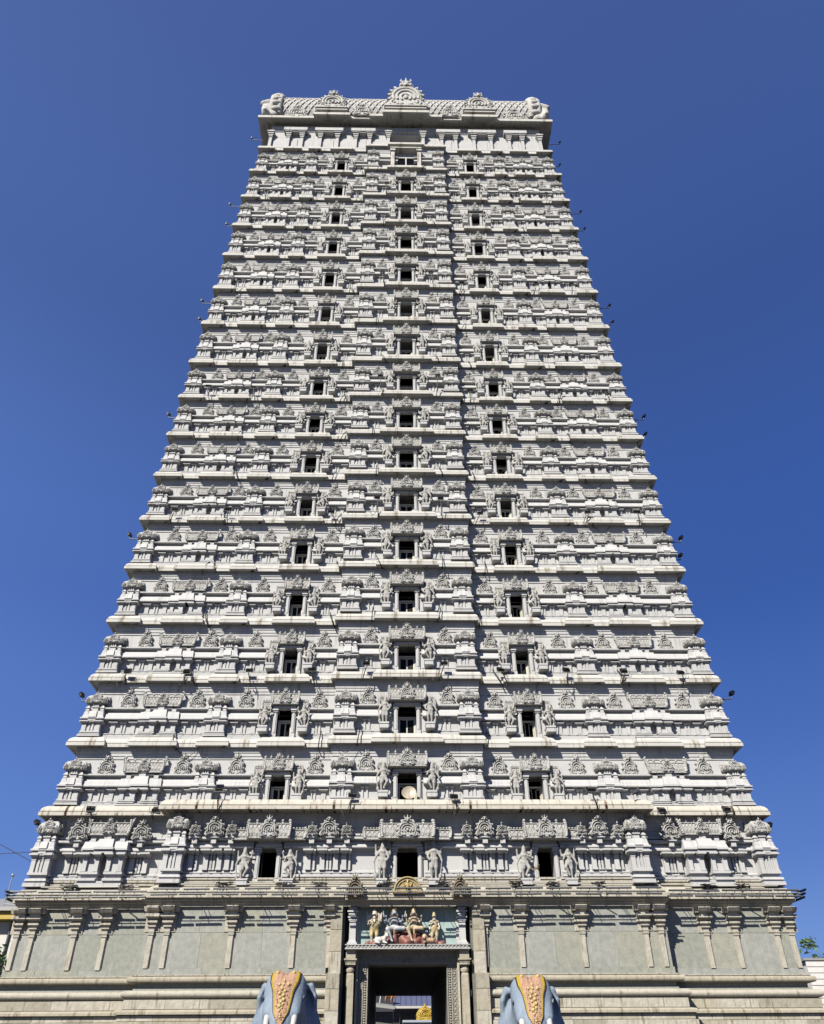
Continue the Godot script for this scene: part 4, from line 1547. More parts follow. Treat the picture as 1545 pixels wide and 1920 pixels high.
func sitter(skin: Color, cloth: Color, gold: Color, crown: float, both: bool) -> Body:
	# seated, one foot hanging; 1.25 tall from the hanging foot to the crown, seat at .42
	var s := Body.new()
	s.limb(Vector3(0, .48, 0), Vector3(0, .60, 0), .15, .12, cloth, .04, Vector3(1.1, 1, .8))
	s.limb(Vector3(0, .60, 0), Vector3(0, .80, .02), .115, .15, skin, .05, Vector3(1.05, 1, .7))
	s.limb(Vector3(0, .84, .02), Vector3(0, .92, .03), .055, .05, skin, .02)
	s.limb(Vector3(0, .96, .05), Vector3(0, 1.02, .05), .085, .085, skin, .02)
	s.limb(Vector3(0, .98, .14), Vector3(0, .95, .14), .018, .022, skin, .01)
	s.limb(Vector3(0, 1.06, .03), Vector3(0, 1.15 + crown * .5, .03), .095, .07, gold, .01)
	s.limb(Vector3(0, 1.15 + crown * .5, .03), Vector3(0, 1.2 + crown, .03), .055, .02, gold, .02)
	s.limb(Vector3(-.10, .83, .10), Vector3(.10, .83, .10), .03, .03, gold, .01)
	s.limb(Vector3(-.08, .72, .12), Vector3(.08, .66, .12), .022, .022, gold, .01)
	for k: float in [-1.0, 1.0]:
		s.limb(Vector3(k * .09, 1.0, .02), Vector3(k * .13, .84, -.01), .04, .05, gold * .5, .01)
		s.limb(Vector3(k * .16, .80, .02), Vector3(k * .27, .62, .06), .05, .045, skin, .03)
		s.limb(Vector3(k * .27, .62, .06), Vector3(k * .30, .84, .14), .04, .033, skin, .02)
		s.limb(Vector3(k * .30, .86, .14), Vector3(k * .30, .94, .15), .04, .025, skin, .01)
		if both:
			s.limb(Vector3(k * .15, .78, -.02), Vector3(k * .34, .70, -.02), .045, .04, skin, .03)
			s.limb(Vector3(k * .34, .70, -.02), Vector3(k * .40, .98, .0), .038, .03, skin, .02)
			s.limb(Vector3(k * .40, 1.0, .0), Vector3(k * .41, 1.18, .0), .03, .012, gold, .01)
	# crossed leg and hanging leg
	s.limb(Vector3(.09, .47, .06), Vector3(.33, .46, .20), .09, .075, cloth, .03)
	s.limb(Vector3(.33, .46, .20), Vector3(.02, .43, .28), .065, .045, skin, .03)
	s.limb(Vector3(-.09, .47, .06), Vector3(-.24, .44, .22), .09, .075, cloth, .03)
	s.limb(Vector3(-.24, .44, .22), Vector3(-.10, .10, .24), .07, .045, skin, .03)
	s.limb(Vector3(-.10, .07, .24), Vector3(-.06, .03, .33), .04, .03, skin, .02)
	s.limb(Vector3(.0, .44, .24), Vector3(.0, .26, .26), .05, .03, gold, .02)
	return s


func stander(skin: Color, cloth: Color, gold: Color, elephant: bool) -> Body:
	var s := Body.new()
	s.limb(Vector3(0, .46, 0), Vector3(0, .56, .02), .13, .13 if not elephant else .17, cloth, .04)
	s.limb(Vector3(0, .56, .02), Vector3(0, .76, 0), .12 if not elephant else .18, .13, skin, .05, Vector3(1.05, 1, .75))
	s.limb(Vector3(0, .86, .03), Vector3(0, .92, .03), .09 if not elephant else .13, .085 if not elephant else .12, skin, .03)
	s.limb(Vector3(0, .97, .0), Vector3(0, 1.07, .0), .09, .06, gold, .01)
	s.limb(Vector3(0, 1.08, .0), Vector3(0, 1.17, .0), .05, .015, gold, .02)
	s.limb(Vector3(-.10, .74, .09), Vector3(.10, .74, .09), .03, .03, gold, .01)
	s.limb(Vector3(-.15, .50, .06), Vector3(.15, .50, .06), .04, .04, gold, .01)
	if elephant:
		s.limb(Vector3(0, .84, .12), Vector3(.01, .66, .18), .06, .05, skin, .03)
		s.limb(Vector3(.01, .66, .18), Vector3(-.08, .56, .22), .045, .03, skin, .02)
		for k: float in [-1.0, 1.0]:
			s.limb(Vector3(k * .15, .90, 0), Vector3(k * .18, .80, 0), .08, .06, skin, .02, Vector3(1, 1, .35))
	else:
		s.limb(Vector3(0, .90, .12), Vector3(0, .87, .12), .016, .02, skin, .01)
	for k: float in [-1.0, 1.0]:
		s.limb(Vector3(k * .08, .46, .0), Vector3(k * .10, .25, .05), .09, .065, cloth, .03)
		s.limb(Vector3(k * .10, .25, .05), Vector3(k * .09, .05, .0), .06, .04, skin, .02)
		s.limb(Vector3(k * .09, .03, .0), Vector3(k * .11, .02, .09), .035, .028, skin, .02)
		s.limb(Vector3(k * .15, .76, .0), Vector3(k * .23, .58, .05), .048, .04, skin, .03)
		s.limb(Vector3(k * .23, .58, .05), Vector3(k * .19, .70 if elephant else .46, .15), .037, .03, skin, .02)
		if elephant:
			s.limb(Vector3(k * .15, .76, -.03), Vector3(k * .27, .70, -.03), .045, .04, skin, .03)
			s.limb(Vector3(k * .27, .70, -.03), Vector3(k * .28, .94, .0), .036, .03, skin, .02)
			s.limb(Vector3(k * .28, .96, .0), Vector3(k * .29, 1.06, .0), .03, .015, gold, .01)
		s.limb(Vector3(k * .14, .50, .03), Vector3(k * .17, .22, .04), .03, .015, gold, .02)
	return s


func build_figures() -> void:
	var gold := tone(.60, .47, .24); var cream := tone(.74, .67, .54); var white := tone(.68, .67, .66)
	var zf := .12
	var y0 := 5.62
	var a := obj("seated_figure", sitter(tone(.42, .47, .52), tone(.64, .62, .64), tone(.40, .28, .14), .14, true).build(.026), M.painted)
	a.transform = at(-.53, y0 + .06, zf - .05, Vector3(.95, .93, .75))
	tag(a, "largest painted seated figure with grey blue body in the niche above the gate", "statue", "painted figures in the niche above the gate")
	a = obj("seated_figure", sitter(tone(.62, .50, .36), tone(.56, .46, .26), gold, .10, false).build(.026), M.painted)
	a.transform = at(.14, y0 + .08, zf - .05, Vector3(.86, .90, .75))
	tag(a, "golden skinned seated figure right of the tallest one in the gate niche", "statue", "painted figures in the niche above the gate")
	a = obj("standing_figure", stander(cream, tone(.64, .52, .26), gold, true).build(.026), M.painted)
	a.transform = at(-1.22, y0 + .08, zf - .1, Vector3(.88, .95, .8))
	tag(a, "golden elephant-headed standing figure at the left end of the gate niche", "statue", "painted figures in the niche above the gate")
	a = obj("standing_figure", stander(cream, tone(.60, .50, .30), gold, false).build(.026), M.painted)
	a.transform = at(.84, y0 + .08, zf - .1, Vector3(.80, .84, .8))
	tag(a, "small golden standing figure at the right end of the gate niche", "statue", "painted figures in the niche above the gate")
	# red rock under them
	var rock := Body.new()
	var red := tone(.27, .10, .075)
	for e in [[-1.45, .04, .05, .09], [-1.2, .03, .08, .12], [-.72, .10, .0, .16], [-.5, .22, -.12, .24], [-.2, .20, -.1, .26], [.1, .22, -.12, .27], [.36, .18, -.1, .22], [.48, .10, 0, .15], [.8, .03, .06, .12], [1.05, .03, .08, .1], [-.1, .08, .1, .15], [.2, .1, .1, .13]]:
		rock.limb(Vector3(e[0], e[1], e[2]), Vector3(e[0] + .08, e[1] + .04, e[2]), e[3], e[3] * .8, red, .05)
	a = obj("red_rock", rock.build(.04), M.painted)
	a.position = Vector3(0, y0, zf - .12)
	tag(a, "dark red painted rock mound under the seated figures in the gate niche", "rock")
	# white bull and a tawny lion lying in front
	var bull := Body.new()
	bull.limb(Vector3(-.14, .13, 0), Vector3(.10, .14, 0), .095, .10, white, .04)
	bull.limb(Vector3(.12, .18, .02), Vector3(.19, .28, .06), .07, .055, white, .03)
	bull.limb(Vector3(.19, .29, .07), Vector3(.22, .23, .13), .055, .035, white, .02)
	for k: float in [-1.0, 1.0]:
		bull.limb(Vector3(.18 + k * .04, .33, .06), Vector3(.18 + k * .07, .40, .06), .018, .008, gold, .01)
		bull.limb(Vector3(.10, .06, k * .07), Vector3(.20, .03, k * .08 + .03), .04, .03, white, .02)
	bull.limb(Vector3(-.16, .06, .08), Vector3(-.04, .03, .12), .05, .03, white, .02)
	bull.limb(Vector3(-.05, .20, .06), Vector3(.02, .12, .10), .03, .02, gold, .01)
	a = obj("bull_statue", bull.build(.018), M.painted)
	a.position = Vector3(-.98, y0, zf + .16)
	tag(a, "small white lying bull statue at the foot of the gate niche", "statue")
	var lion := Body.new()
	var tawny := tone(.62, .42, .28)
	lion.limb(Vector3(.14, .11, 0), Vector3(-.06, .12, 0), .075, .085, tawny, .03)
	lion.limb(Vector3(-.11, .20, .03), Vector3(-.13, .22, .05), .09, .085, tone(.66, .46, .30), .03)
	lion.limb(Vector3(-.14, .18, .12), Vector3(-.14, .17, .15), .045, .035, tawny, .02)
	for k: float in [-1.0, 1.0]:
		lion.limb(Vector3(-.10, .06, k * .05 + .04), Vector3(-.15, .03, k * .06 + .10), .035, .03, tawny, .02)
	lion.limb(Vector3(.17, .10, .03), Vector3(.24, .22, .0), .02, .015, tawny, .01)
	a = obj("lion_statue", lion.build(.018), M.painted)
	a.position = Vector3(.62, y0, zf + .16)
	tag(a, "small tawny lion statue crouching beside the red rock in the gate niche", "statue")
	# golden seated figure in the arch over the gate
	a = obj("seated_figure", sitter(tone(.62, .44, .16), tone(.56, .38, .12), tone(.66, .50, .2), .05, true).build(.028), M.painted)
	a.transform = at(AXIS, 7.12, .50, Vector3(.40, .38, .4))
	tag(a, "small golden seated figure inside the ochre arch above the gate niche", "statue")


# ------------------------------------------------------------------ elephants flanking the gate
func elephant_body() -> Body:
	var s := Body.new()
	var g := tone(.34, .42, .53)
	# head
	for k: float in [-1.0, 1.0]:
		s.limb(Vector3(k * .25, 3.86, -.10), Vector3(k * .22, 3.70, .05), .36, .40, g, .12)
		s.limb(Vector3(k * .40, 3.60, .22), Vector3(k * .36, 3.35, .34), .17, .17, g, .12)
		s.limb(Vector3(k * .36, 3.40, .36), Vector3(k * .385, 3.22, .50), .19, .16, g, .10)
		# ears: a thin fan with a rolled upper edge
		s.limb(Vector3(k * .46, 3.52, -.58), Vector3(k * .58, 3.02, -.62), .42, .31, g, .05, Vector3(1, 1, .14))
		s.limb(Vector3(k * .66, 3.02, -.62), Vector3(k * .64, 2.5, -.54), .31, .14, g, .04, Vector3(1, 1, .14))
		s.limb(Vector3(k * .46, 3.90, -.42), Vector3(k * .70, 3.92, -.50), .075, .085, g, .06)
		s.limb(Vector3(k * .70, 3.92, -.50), Vector3(k * .82, 3.68, -.50), .085, .075, g, .06)
		s.limb(Vector3(k * .82, 3.68, -.50), Vector3(k * .85, 3.36, -.54), .075, .04, g, .06)
		s.limb(Vector3(k * .62, 3.45, -.60), Vector3(k * .74, 2.85, -.62), .05, .03, g, .05)
		# legs
		s.limb(Vector3(k * .55, 2.1, -.75), Vector3(k * .56, 1.4, -.65), .46, .36, g, .2)
		s.limb(Vector3(k * .56, 1.4, -.65), Vector3(k * .56, .62, -.70), .34, .33, g, .1)
		s.limb(Vector3(k * .58, 2.1, -2.6), Vector3(k * .60, 1.45, -2.45), .52, .38, g, .2)
		s.limb(Vector3(k * .60, 1.45, -2.45), Vector3(k * .58, .62, -2.65), .35, .32, g, .1)
	s.limb(Vector3(0, 3.55, .10), Vector3(0, 3.05, .36), .47, .40, g, .15)
	s.limb(Vector3(0, 3.05, .40), Vector3(0, 2.4, .60), .37, .27, g, .10)
	for i in 9:
		var u := i / 9.0
		s.limb(Vector3(-.05, 3.02 - u * .9, .44 + u * .2), Vector3(.05, 3.02 - u * .9, .44 + u * .2), .36 - u * .12, .36 - u * .12, g, .02)
	s.limb(Vector3(0, 2.4, .60), Vector3(0, 1.45, .58), .26, .18, g, .08)
	s.limb(Vector3(0, 1.45, .58), Vector3(0, .95, .72), .17, .13, g, .06)
	s.limb(Vector3(0, .95, .72), Vector3(0, 1.0, 1.0), .12, .09, g, .05)
	# trunk of the body
	s.limb(Vector3(0, 3.2, -.3), Vector3(0, 2.9, -.9), .62, .9, g, .25)
	s.limb(Vector3(0, 2.75, -1.0), Vector3(0, 2.6, -2.5), 1.02, .98, g, .2)
	s.limb(Vector3(0, 2.8, -3.4), Vector3(0, 1.5, -3.6), .07, .05, g, .05)
	return s


# distance to a body, for laying cloth on it
func reach(s: Body, p: Vector3) -> float:
	var d := 1e3
	for l in s.limbs:
		var sq: Vector3 = l[6]
		var mid: Vector3 = (l[0] + l[1]) / 2
		var A: Vector3 = (l[0] - mid) / sq; var ab: Vector3 = (l[1] - l[0]) / sq
		var q: Vector3 = (p - mid) / sq - A
		var t := clampf(q.dot(ab) / maxf(ab.length_squared(), 1e-9), 0, 1)
		var e: float = ((q - ab * t).length() - lerpf(l[2], l[3], t)) * minf(sq.x, minf(sq.y, sq.z))
		var h := maxf(l[4] - absf(d - e), 0.0)
		d = minf(d, e) - h * h / (4 * l[4])
	return d


func onto(s: Body, from: Vector3, dir: Vector3) -> Vector3:
	var p := from
	for i in 60:
		var d := reach(s, p)
		if d < .012:
			break
		p += dir * maxf(d * .8, .006)
	return p


func build_elephants() -> void:
	var s := elephant_body()
	var skin := s.build(.055).mesh()
	var pink := tone(.68, .43, .31); var yellow := tone(.66, .47, .05); var dark := tone(.10, .06, .04)
	# head cloth: broad over the crown, narrowing to a point on the trunk
	var cloth := MB.new(); cloth.painted = true
	var studs := MB.new(); studs.painted = true; studs.col = tone(.68, .52, .20)
	var rowsn := 26; var cols := 22
	var grid := []
	for i in rowsn + 1:
		var t := float(i) / rowsn
		var wd := lerpf(.45, .30, smoothstep(.08, .42, t))
		if t > .42:
			wd = lerpf(.30, .23, (t - .42) / .30)
		if t > .72:
			wd = .23 * (1.0 - (t - .72) / .28)
		var row := []
		for j in cols + 1:
			var u := (float(j) / cols - .5) * 2
			var p: Vector3
			if t < .12:
				# over the top of the head
				var zz := lerpf(-.30, .12, t / .12)
				p = onto(s, Vector3(u * wd, 4.8, zz), Vector3.DOWN) + Vector3(0, .02, 0)
			else:
				var yy := lerpf(4.17, 3.00, (t - .12) / .88)
				p = onto(s, Vector3(u * wd, yy, 1.8), Vector3(0, -.12, -1).normalized()) + Vector3(0, .01, .025)
			row.append(p)
		grid.append(row)
	for i in rowsn:
		for j in cols:
			var edge := j <= 2 or j >= cols - 3
			cloth.col = (yellow if edge else pink) * rng.randf_range(.8, 1.12)
			if j == 0 or j == cols - 1:
				cloth.col = dark
			cloth.quad(grid[i][j], grid[i + 1][j], grid[i + 1][j + 1], grid[i][j + 1])
	for e in [[3, 3.4], [3, 10.2], [4, 7], [6, 5], [6, 9.2], [6.5, 7], [8, 6.3], [9, 8.4], [10, 5.2], [11, 7.6], [12, 5.8], [13, 8.2], [14, 6.6], [15, 8], [16, 5.8], [17, 7.4], [18, 6], [19, 7.8], [20, 6.8], [21.5, 7]]:
		var i := int(e[0]); var jf: float = 11.0 + (e[1] - 7.0) * 1.75; var j := int(jf)
		var p: Vector3 = grid[i][j].lerp(grid[i][j + 1], jf - j)
		var r := rng.randf_range(.04, .062) if i < 17 else rng.randf_range(.026, .04)
		studs.ball(p, Vector3(r, r, r * .9), 8, 5)
	studs.col = tone(.30, .13, .08)
	for i in 90:
		var gi := rng.randi_range(1, rowsn - 4); var gj := rng.randi_range(4, cols - 4)
		var r := rng.randf_range(.012, .024)
		studs.ball(grid[gi][gj], Vector3(r, r, r), 5, 3)
	studs.col = tone(.68, .56, .28)
	for i in range(1, rowsn):
		for j in [2, cols - 2]:
			studs.ball(grid[i][j], Vector3(.016, .016, .016), 5, 3)
	# blanket over the back
	var bl := MB.new(); bl.painted = true
	var red := tone(.42, .12, .05); var cream := tone(.6, .4, .3)
	var na := 20
	var bg := []
	for i in 9:
		var row := []
		var z := lerpf(-1.15, -2.6, i / 8.0)
		for j in na + 1:
			var a := deg_to_rad(lerpf(-108, 108, float(j) / na))
			var dir := Vector3(sin(a), cos(a), 0)
			var c := Vector3(0, 2.62, z)
			row.append(onto(s, c + dir * 1.8, -dir) + dir * .03)
		bg.append(row)
	for i in 8:
		for j in na:
			bl.col = yellow if (i == 0 or i == 7 or j == 0 or j == na - 1) else cream if i == 1 or i == 6 else red
			bl.quad(bg[i][j + 1], bg[i][j], bg[i + 1][j], bg[i + 1][j + 1])
	var tusk := MB.new()
	tusk.tube(PackedVector3Array([Vector3(0, 3.24, .50), Vector3(0, 3.06, .68), Vector3(-.01, 2.80, .90), Vector3(-.04, 2.64, 1.14), Vector3(-.08, 2.62, 1.36)]), .105, 10, .02)
	var eye := MB.new(); eye.painted = true
	eye.col = tone(.75, .75, .72); eye.ball(Vector3.ZERO, Vector3(.02, .045, .06), 8, 5)
	eye.col = tone(.02, .02, .02); eye.ball(Vector3(.006, -.004, .012), Vector3(.02, .032, .034), 8, 5)
	eye.col = tone(.20, .25, .33)
	for q: float in [-1.0, 1.0]:
		eye.tube(PackedVector3Array([Vector3(.0, 0, -.08), Vector3(.012, q * .045, -.03), Vector3(.016, q * .05, .03), Vector3(.004, .0, .08)]), .016, 5)
	var ped := MB.new()
	ped.box(-1.2, 1.2, 0, .12, -3.6, 1.3)
	ped.slab(-1.05, 1.05, .12, .5, -3.45, 1.15, .03)
	ped.box(-1.15, 1.15, .5, .62, -3.55, 1.25)
	var pm := plain(tone(.72, .72, .70).linear_to_srgb(), .4)
	for e in [[-3.37, "left", "Left"], [3.10, "right", "Right"]]:
		var y: float = 0.0 if e[1] == "left" else -.11
		var t := thing("elephant_statue", "blue grey elephant statue with pink studded head cloth %s of the gate" % e[1], "statue", Vector3(e[0], y, 5.95), "elephant statues flanking the gate")
		if e[1] == "right":
			t.rotation.y = deg_to_rad(-3.0)
		t.scale.x = .89
		put("body", skin, M.hide, t)
		put("head_cloth", cloth.mesh(), M.oldpaint, t)
		put("studs", studs.mesh(), M.painted, t)
		put("blanket", bl.mesh(), M.oldpaint, t)
		put("pedestal", ped.mesh(), M.beige2, t)
		for k: float in [-1.0, 1.0]:
			put("tusk", tusk.mesh(), pm, t, at(k * .385, 0, .0, Vector3(k, 1, 1)))
			var q := onto(s, Vector3(k * 1.6, 3.60, .30), Vector3(-k, 0, 0))
			put("eye", eye.mesh(), M.painted, t, at(q.x, q.y, q.z, Vector3(k, 1, 1)))


# ------------------------------------------------------------------ lamps, pipes and wires fixed to the tower
func floodlight_mesh() -> Array:
	var b := MB.new(); var l := MB.new(); var br := MB.new()
	b.frus(0, -.03, -.02, .16, .05, .22, .16, .07)
	b.box(-.18, .18, .19, .23, -.11, .06)
	for i in 5:
		b.box(-.15 + i * .07, -.13 + i * .07, -.0, .2, -.13, -.09)
	l.box(-.14, .14, .01, .18, .025, .05)
	br.tube(PackedVector3Array([Vector3(-.2, .1, 0), Vector3(-.2, -.10, 0), Vector3(.2, -.10, 0), Vector3(.2, .1, 0)]), .014, 4)
	return [b.mesh(), l.mesh(), br.mesh()]


func build_lights() -> void:
	var fm := floodlight_mesh()
	var places := [[1, -11.87, 10.15], [1, -9.46, 10.11], [1, -7.01, 10.61], [1, -2.11, 10.38], [1, 1.65, 10.34], [1, 6.73, 10.6], [1, 9.52, 10.1], [1, 11.99, 10.14],
		[3, -11.76, 15.76], [3, -9.3, 15.76], [3, -6.7, 15.85], [3, -4.07, 15.9], [3, -1.75, 15.93], [3, 1.45, 15.94], [3, 3.9, 15.9], [3, 6.68, 15.89], [3, 9.1, 15.85], [3, 11.52, 15.8],
		[6, -3.74, 24.4], [6, -1.51, 24.9], [6, 1.58, 24.89], [6, 3.51, 24.38], [6, 8.85, 24.5], [6, 11.27, 24.52], [6, -11.36, 24.47], [6, -8.8, 24.5],
		[9, 11.11, 33.32], [9, -11.18, 33.38], [9, -1.56, 33.79], [9, 1.66, 33.89], [9, 3.51, 33.22], [9, -3.6, 33.2], [9, 8.6, 33.3], [9, -8.6, 33.3],
		[12, -10.8, 43.45], [12, -3.6, 43.4], [12, -1.6, 43.8], [12, 1.5, 43.8], [12, 3.5, 43.4], [12, 10.6, 43.45], [12, 8.3, 43.45],
		[15, -10.4, 54.7], [15, -3.5, 54.6], [15, -1.5, 54.9], [15, 1.4, 54.9], [15, 3.4, 54.6], [15, 8.1, 54.7], [15, 10.3, 54.7]]
	var count := {}
	places.sort_custom(func(a, b): return a[0] < b[0] or (a[0] == b[0] and a[1] < b[1]))
	for e in places:
		var k: int = e[0]
		count[k] = count.get(k, 0) + 1
		var x: float = e[1]
		var front := lip_z(k) + (.45 if absf(x) < 3.1 and k > 1 else .8 if k == 1 and absf(x) < 8.9 else -.05)
		var t := thing("floodlight", "black floodlight, %s from the left on the ledge under the %s storey" % [ORD[count[k] - 1], ORD[k]], "floodlight", Vector3(x, float(e[2]), front + .14), "floodlights on the tower ledges")
		var turn := Basis(Vector3.UP, rng.randf_range(-.25, .25)) * Basis(Vector3.RIGHT, rng.randf_range(-1.2, -.6))
		turn = turn.scaled(Vector3.ONE * .82)
		put("housing", fm[0], M.black, t, Transform3D(turn, Vector3.ZERO))
		put("lens", fm[1], M.lens, t, Transform3D(turn, Vector3.ZERO))
		put("yoke", fm[2], M.grey_metal, t)
		var arm := MB.new()
		var drop: float = float(e[2]) - LIP_H[k]
		var side := rng.randf_range(-.22, .22)
		arm.tube(PackedVector3Array([Vector3(0, -.1, 0), Vector3(side * .4, -drop * .6, .02), Vector3(side, -drop - .05, -.12), Vector3(side * 1.1, -drop - .10, -.3)]), .022, 5)
		put("bracket", arm.mesh(), M.black, t)
		var cb := MB.new()
		var pts := PackedVector3Array()
		var sx := rng.randf_range(-.5, .5)
		for i in 7:
			var u := i / 6.0
			pts.append(Vector3(side + sx * u, -drop * .5 - sin(u * PI) * .35 - u * .25, .02 - u * .2))
		cb.tube(pts, .012, 4)
		put("cable", cb.mesh(), M.black, t)
	# lamps held out on arms from both edges
	var arms := [[17, -12.61, 64.38], [15, -13.01, 54.32], [14, -12.85, 51.58], [12, -13.16, 42.61], [11, -12.99, 40.65], [9, -13.34, 32.15], [6, -13.64, 23.66], [3, -13.78, 15.14], [1, -14.1, 9.88],
		[17, 12.57, 64.42], [16, 12.1, 60.7], [15, 12.83, 53.95], [14, 12.75, 51.56], [12, 13.1, 42.58], [11, 12.98, 40.77], [9, 13.37, 32.3], [8, 13.14, 30.84], [6, 13.54, 23.67], [5, 13.24, 22.54], [3, 13.86, 15.28], [1, 13.85, 9.77]]
	for e in arms:
		var k: int = e[0]
		var side := signf(e[1])
		var t := thing("arm_floodlight", "black floodlight on a thin arm off the %s edge of the %s storey" % ["left" if side < 0 else "right", ORD[k]], "floodlight", Vector3(e[1], e[2], lip_z(k) - 1.0), "floodlights on arms along the tower edges")
		var turn := Basis(Vector3.UP, -side * 1.2) * Basis(Vector3.RIGHT, -.5)
		put("housing", fm[0], M.black, t, Transform3D(turn.scaled(Vector3.ONE * .72), Vector3.ZERO))
		put("lens", fm[1], M.lens, t, Transform3D(turn.scaled(Vector3.ONE * .72), Vector3.ZERO))
		var b := MB.new()
		var w: float = absf(e[1]) - LIP_W[mini(k + 1, 18)] + .5
		b.tube(PackedVector3Array([Vector3(0, -.1, 0), Vector3(0, -.2, 0), Vector3(-side * w * .5, -.24, 0), Vector3(-side * w, -.3, 0)]), .03, 5)
		put("arm", b.mesh(), M.grey_metal, t)
	# tube lights along the base cornice, two rows on short rods
	var runs := [[-13.75, -9.05, 0.0, "left wing"], [-8.85, 8.75, .45, "middle block"], [9.0, 13.65, 0.0, "right wing"]]
	for r in runs:
		var n := int(round((r[1] - r[0]) / 1.02))
		for row in 2:
			for i in n:
				var x := lerpf(r[0], r[1], (i + .5) / n) + (.0 if row == 0 else -.05) + rng.randf_range(-.04, .04)
				var y := (7.235 if row == 0 else 7.05) + rng.randf_range(-.012, .012)
				var t := thing("tube_light", "%s tube light from the left, %s row on the cornice of the %s" % [ORD[i], "upper" if row == 0 else "lower", r[3]], "tube light", Vector3(x, y, r[2] + (.42 if row == 0 else .47)), "tube lights along the base cornice")
				var b := MB.new()
				b.tube(PackedVector3Array([Vector3(-.44, 0, 0), Vector3(.44, 0, 0)]), .034, 7)
				t.rotation.z = rng.randf_range(-.012, .012)
				put("tube", b.mesh(), M.black if (r[3] == "middle block" and row == 1 and absf(x) < 1.9) else M.grey_metal, t)
				b = MB.new()
				b.tube(PackedVector3Array([Vector3(0, 0, 0), Vector3(.02, -.06 if row == 0 else .06, -.06), Vector3(.02, -.04 if row == 0 else .06, -.50)]), .013, 4)
				b.tube(PackedVector3Array([Vector3(-.30, 0, 0), Vector3(-.30, -.07 if row == 0 else .07, .01)]), .010, 4)
				b.tube(PackedVector3Array([Vector3(.30, 0, 0), Vector3(.30, -.07 if row == 0 else .07, .01)]), .010, 4)
				put("bracket", b.mesh(), M.black, t)
		var rail := MB.new()
		rail.tube(PackedVector3Array([Vector3(r[0], 7.145, r[2] + .44), Vector3(r[1], 7.145, r[2] + .44)]), .014, 5)
		tag(obj("light_rail", rail, M.pale_metal), "thin pale rail between the tube light rows on the %s" % r[3], "rail")
		# conduit with cable knots on the shoulder of the cornice
		var c := thing("conduit", "cream conduit pipe along the shoulder of the base cornice, %s" % r[3], "pipe", Vector3.ZERO, "conduits on the base cornice")
		var b := MB.new()
		b.tube(PackedVector3Array([Vector3(r[0] + .8, 7.47, r[2] - .08), Vector3(r[1] - .5, 7.48, r[2] - .08)]), .03, 6)
		put("pipe", b.mesh(), M.conduit, c)
		for i in n / 2:
			var x := lerpf(r[0] + .9, r[1] - .6, (i + rng.randf_range(.2, .8)) / (n / 2))
			b = MB.new()
			for q in 5:
				var pts := PackedVector3Array()
				var o := Vector3(x, 7.46, r[2] - .03)
				for w in 6:
					pts.append(o + Vector3(rng.randf_range(-.32, .32), rng.randf_range(-.10, .08), rng.randf_range(0, .08)))
				b.tube(pts, .014, 4)
			b.tube(PackedVector3Array([Vector3(x, 7.44, r[2]), Vector3(x - .12, 7.3, r[2] + .06), Vector3(x - .1, 7.18, r[2] + .1), Vector3(x + .2, 7.06, r[2] + .2)]), .018, 4)
			put("cable_knot", b.mesh(), M.black, c)
	for side: float in [-1.0, 1.0]:
		for row in 3:
			var t := thing("side_tube_light", "%s tube light of the bundle turned round the %s corner of the base cornice" % [["upper", "middle", "lowest"][row], "left" if side < 0 else "right"], "tube light", Vector3(side * 13.98 - .02, 7.32 - row * .1, -.5 - row * .12), "tube lights round the cornice corners")
			var b := MB.new()
			b.tube(PackedVector3Array([Vector3(side * .12, .02, .5), Vector3(-side * .02, 0, -.45)]), .04, 7)
			put("tube", b.mesh(), M.black, t)
			b = MB.new()
			b.tube(PackedVector3Array([Vector3(0, 0, 0), Vector3(-side * .3, -.05, 0)]), .014, 4)
			put("bracket", b.mesh(), M.black, t)
	# pole with a globe at the left end
	var t := thing("globe_pole", "thin white pole with a small globe above the left end of the base cornice", "lamp", Vector3(-14.5, 7.1, -1.0))
	var b := MB.new()
	b.tube(PackedVector3Array([Vector3(0, -.05, 0), Vector3(.02, .3, 0), Vector3(.03, .92, 0)]), .018, 6)
	b.tube(PackedVector3Array([Vector3(0, 0, 0), Vector3(.75, -.03, 0)]), .02, 5)
	put("pole", b.mesh(), M.pale_metal, t)
	b = MB.new(); b.ball(Vector3(.03, .96, 0), Vector3(.055, .06, .055), 10, 6)
	put("globe", b.mesh(), M.pale_metal, t)
	# dish in the middle window of the second storey
	var dish := MB.new()
	for i in 6:
		var r0 := .28 * i / 6.0; var r1 := .28 * (i + 1) / 6.0
		for q in 20:
			var a0 := TAU * q / 20; var a1 := TAU * (q + 1) / 20
			var f := func(r: float, a: float) -> Vector3: return Vector3(cos(a) * r, sin(a) * r, r * r * 1.3)
			dish.quad(f.call(r0, a0), f.call(r1, a0), f.call(r1, a1), f.call(r0, a1))
	dish.tube(PackedVector3Array([Vector3(0, -.25, .08), Vector3(0, -.05, .25), Vector3(0, 0, .26)]), .012, 4)
	var dn := obj("dish_antenna", dish, M.dishpaint)
	dn.transform = Transform3D(Basis(Vector3.RIGHT, -.35), Vector3(-.02, 10.62, .15))
	tag(dn, "round beige dish antenna standing in front of the middle window, second storey", "dish antenna")
	# wires off to the left
	for e in [[Vector3(-13.9, 8.86, -1), Vector3(-40, 9.6, -3)], [Vector3(-13.9, 8.51, -1), Vector3(-40, 22, -1)]]:
		b = MB.new()
		var pts := PackedVector3Array()
		for i in 13:
			var u := i / 12.0
			pts.append(e[0].lerp(e[1], u) - Vector3(0, sin(u * PI) * .5, 0))
		b.tube(pts, .012, 4)
		tag(obj("wire", b, M.black), "thin dark wire leaving the tower's left edge, %s" % ("nearly level" if e[1].y < 12 else "rising steeply"), "wire")
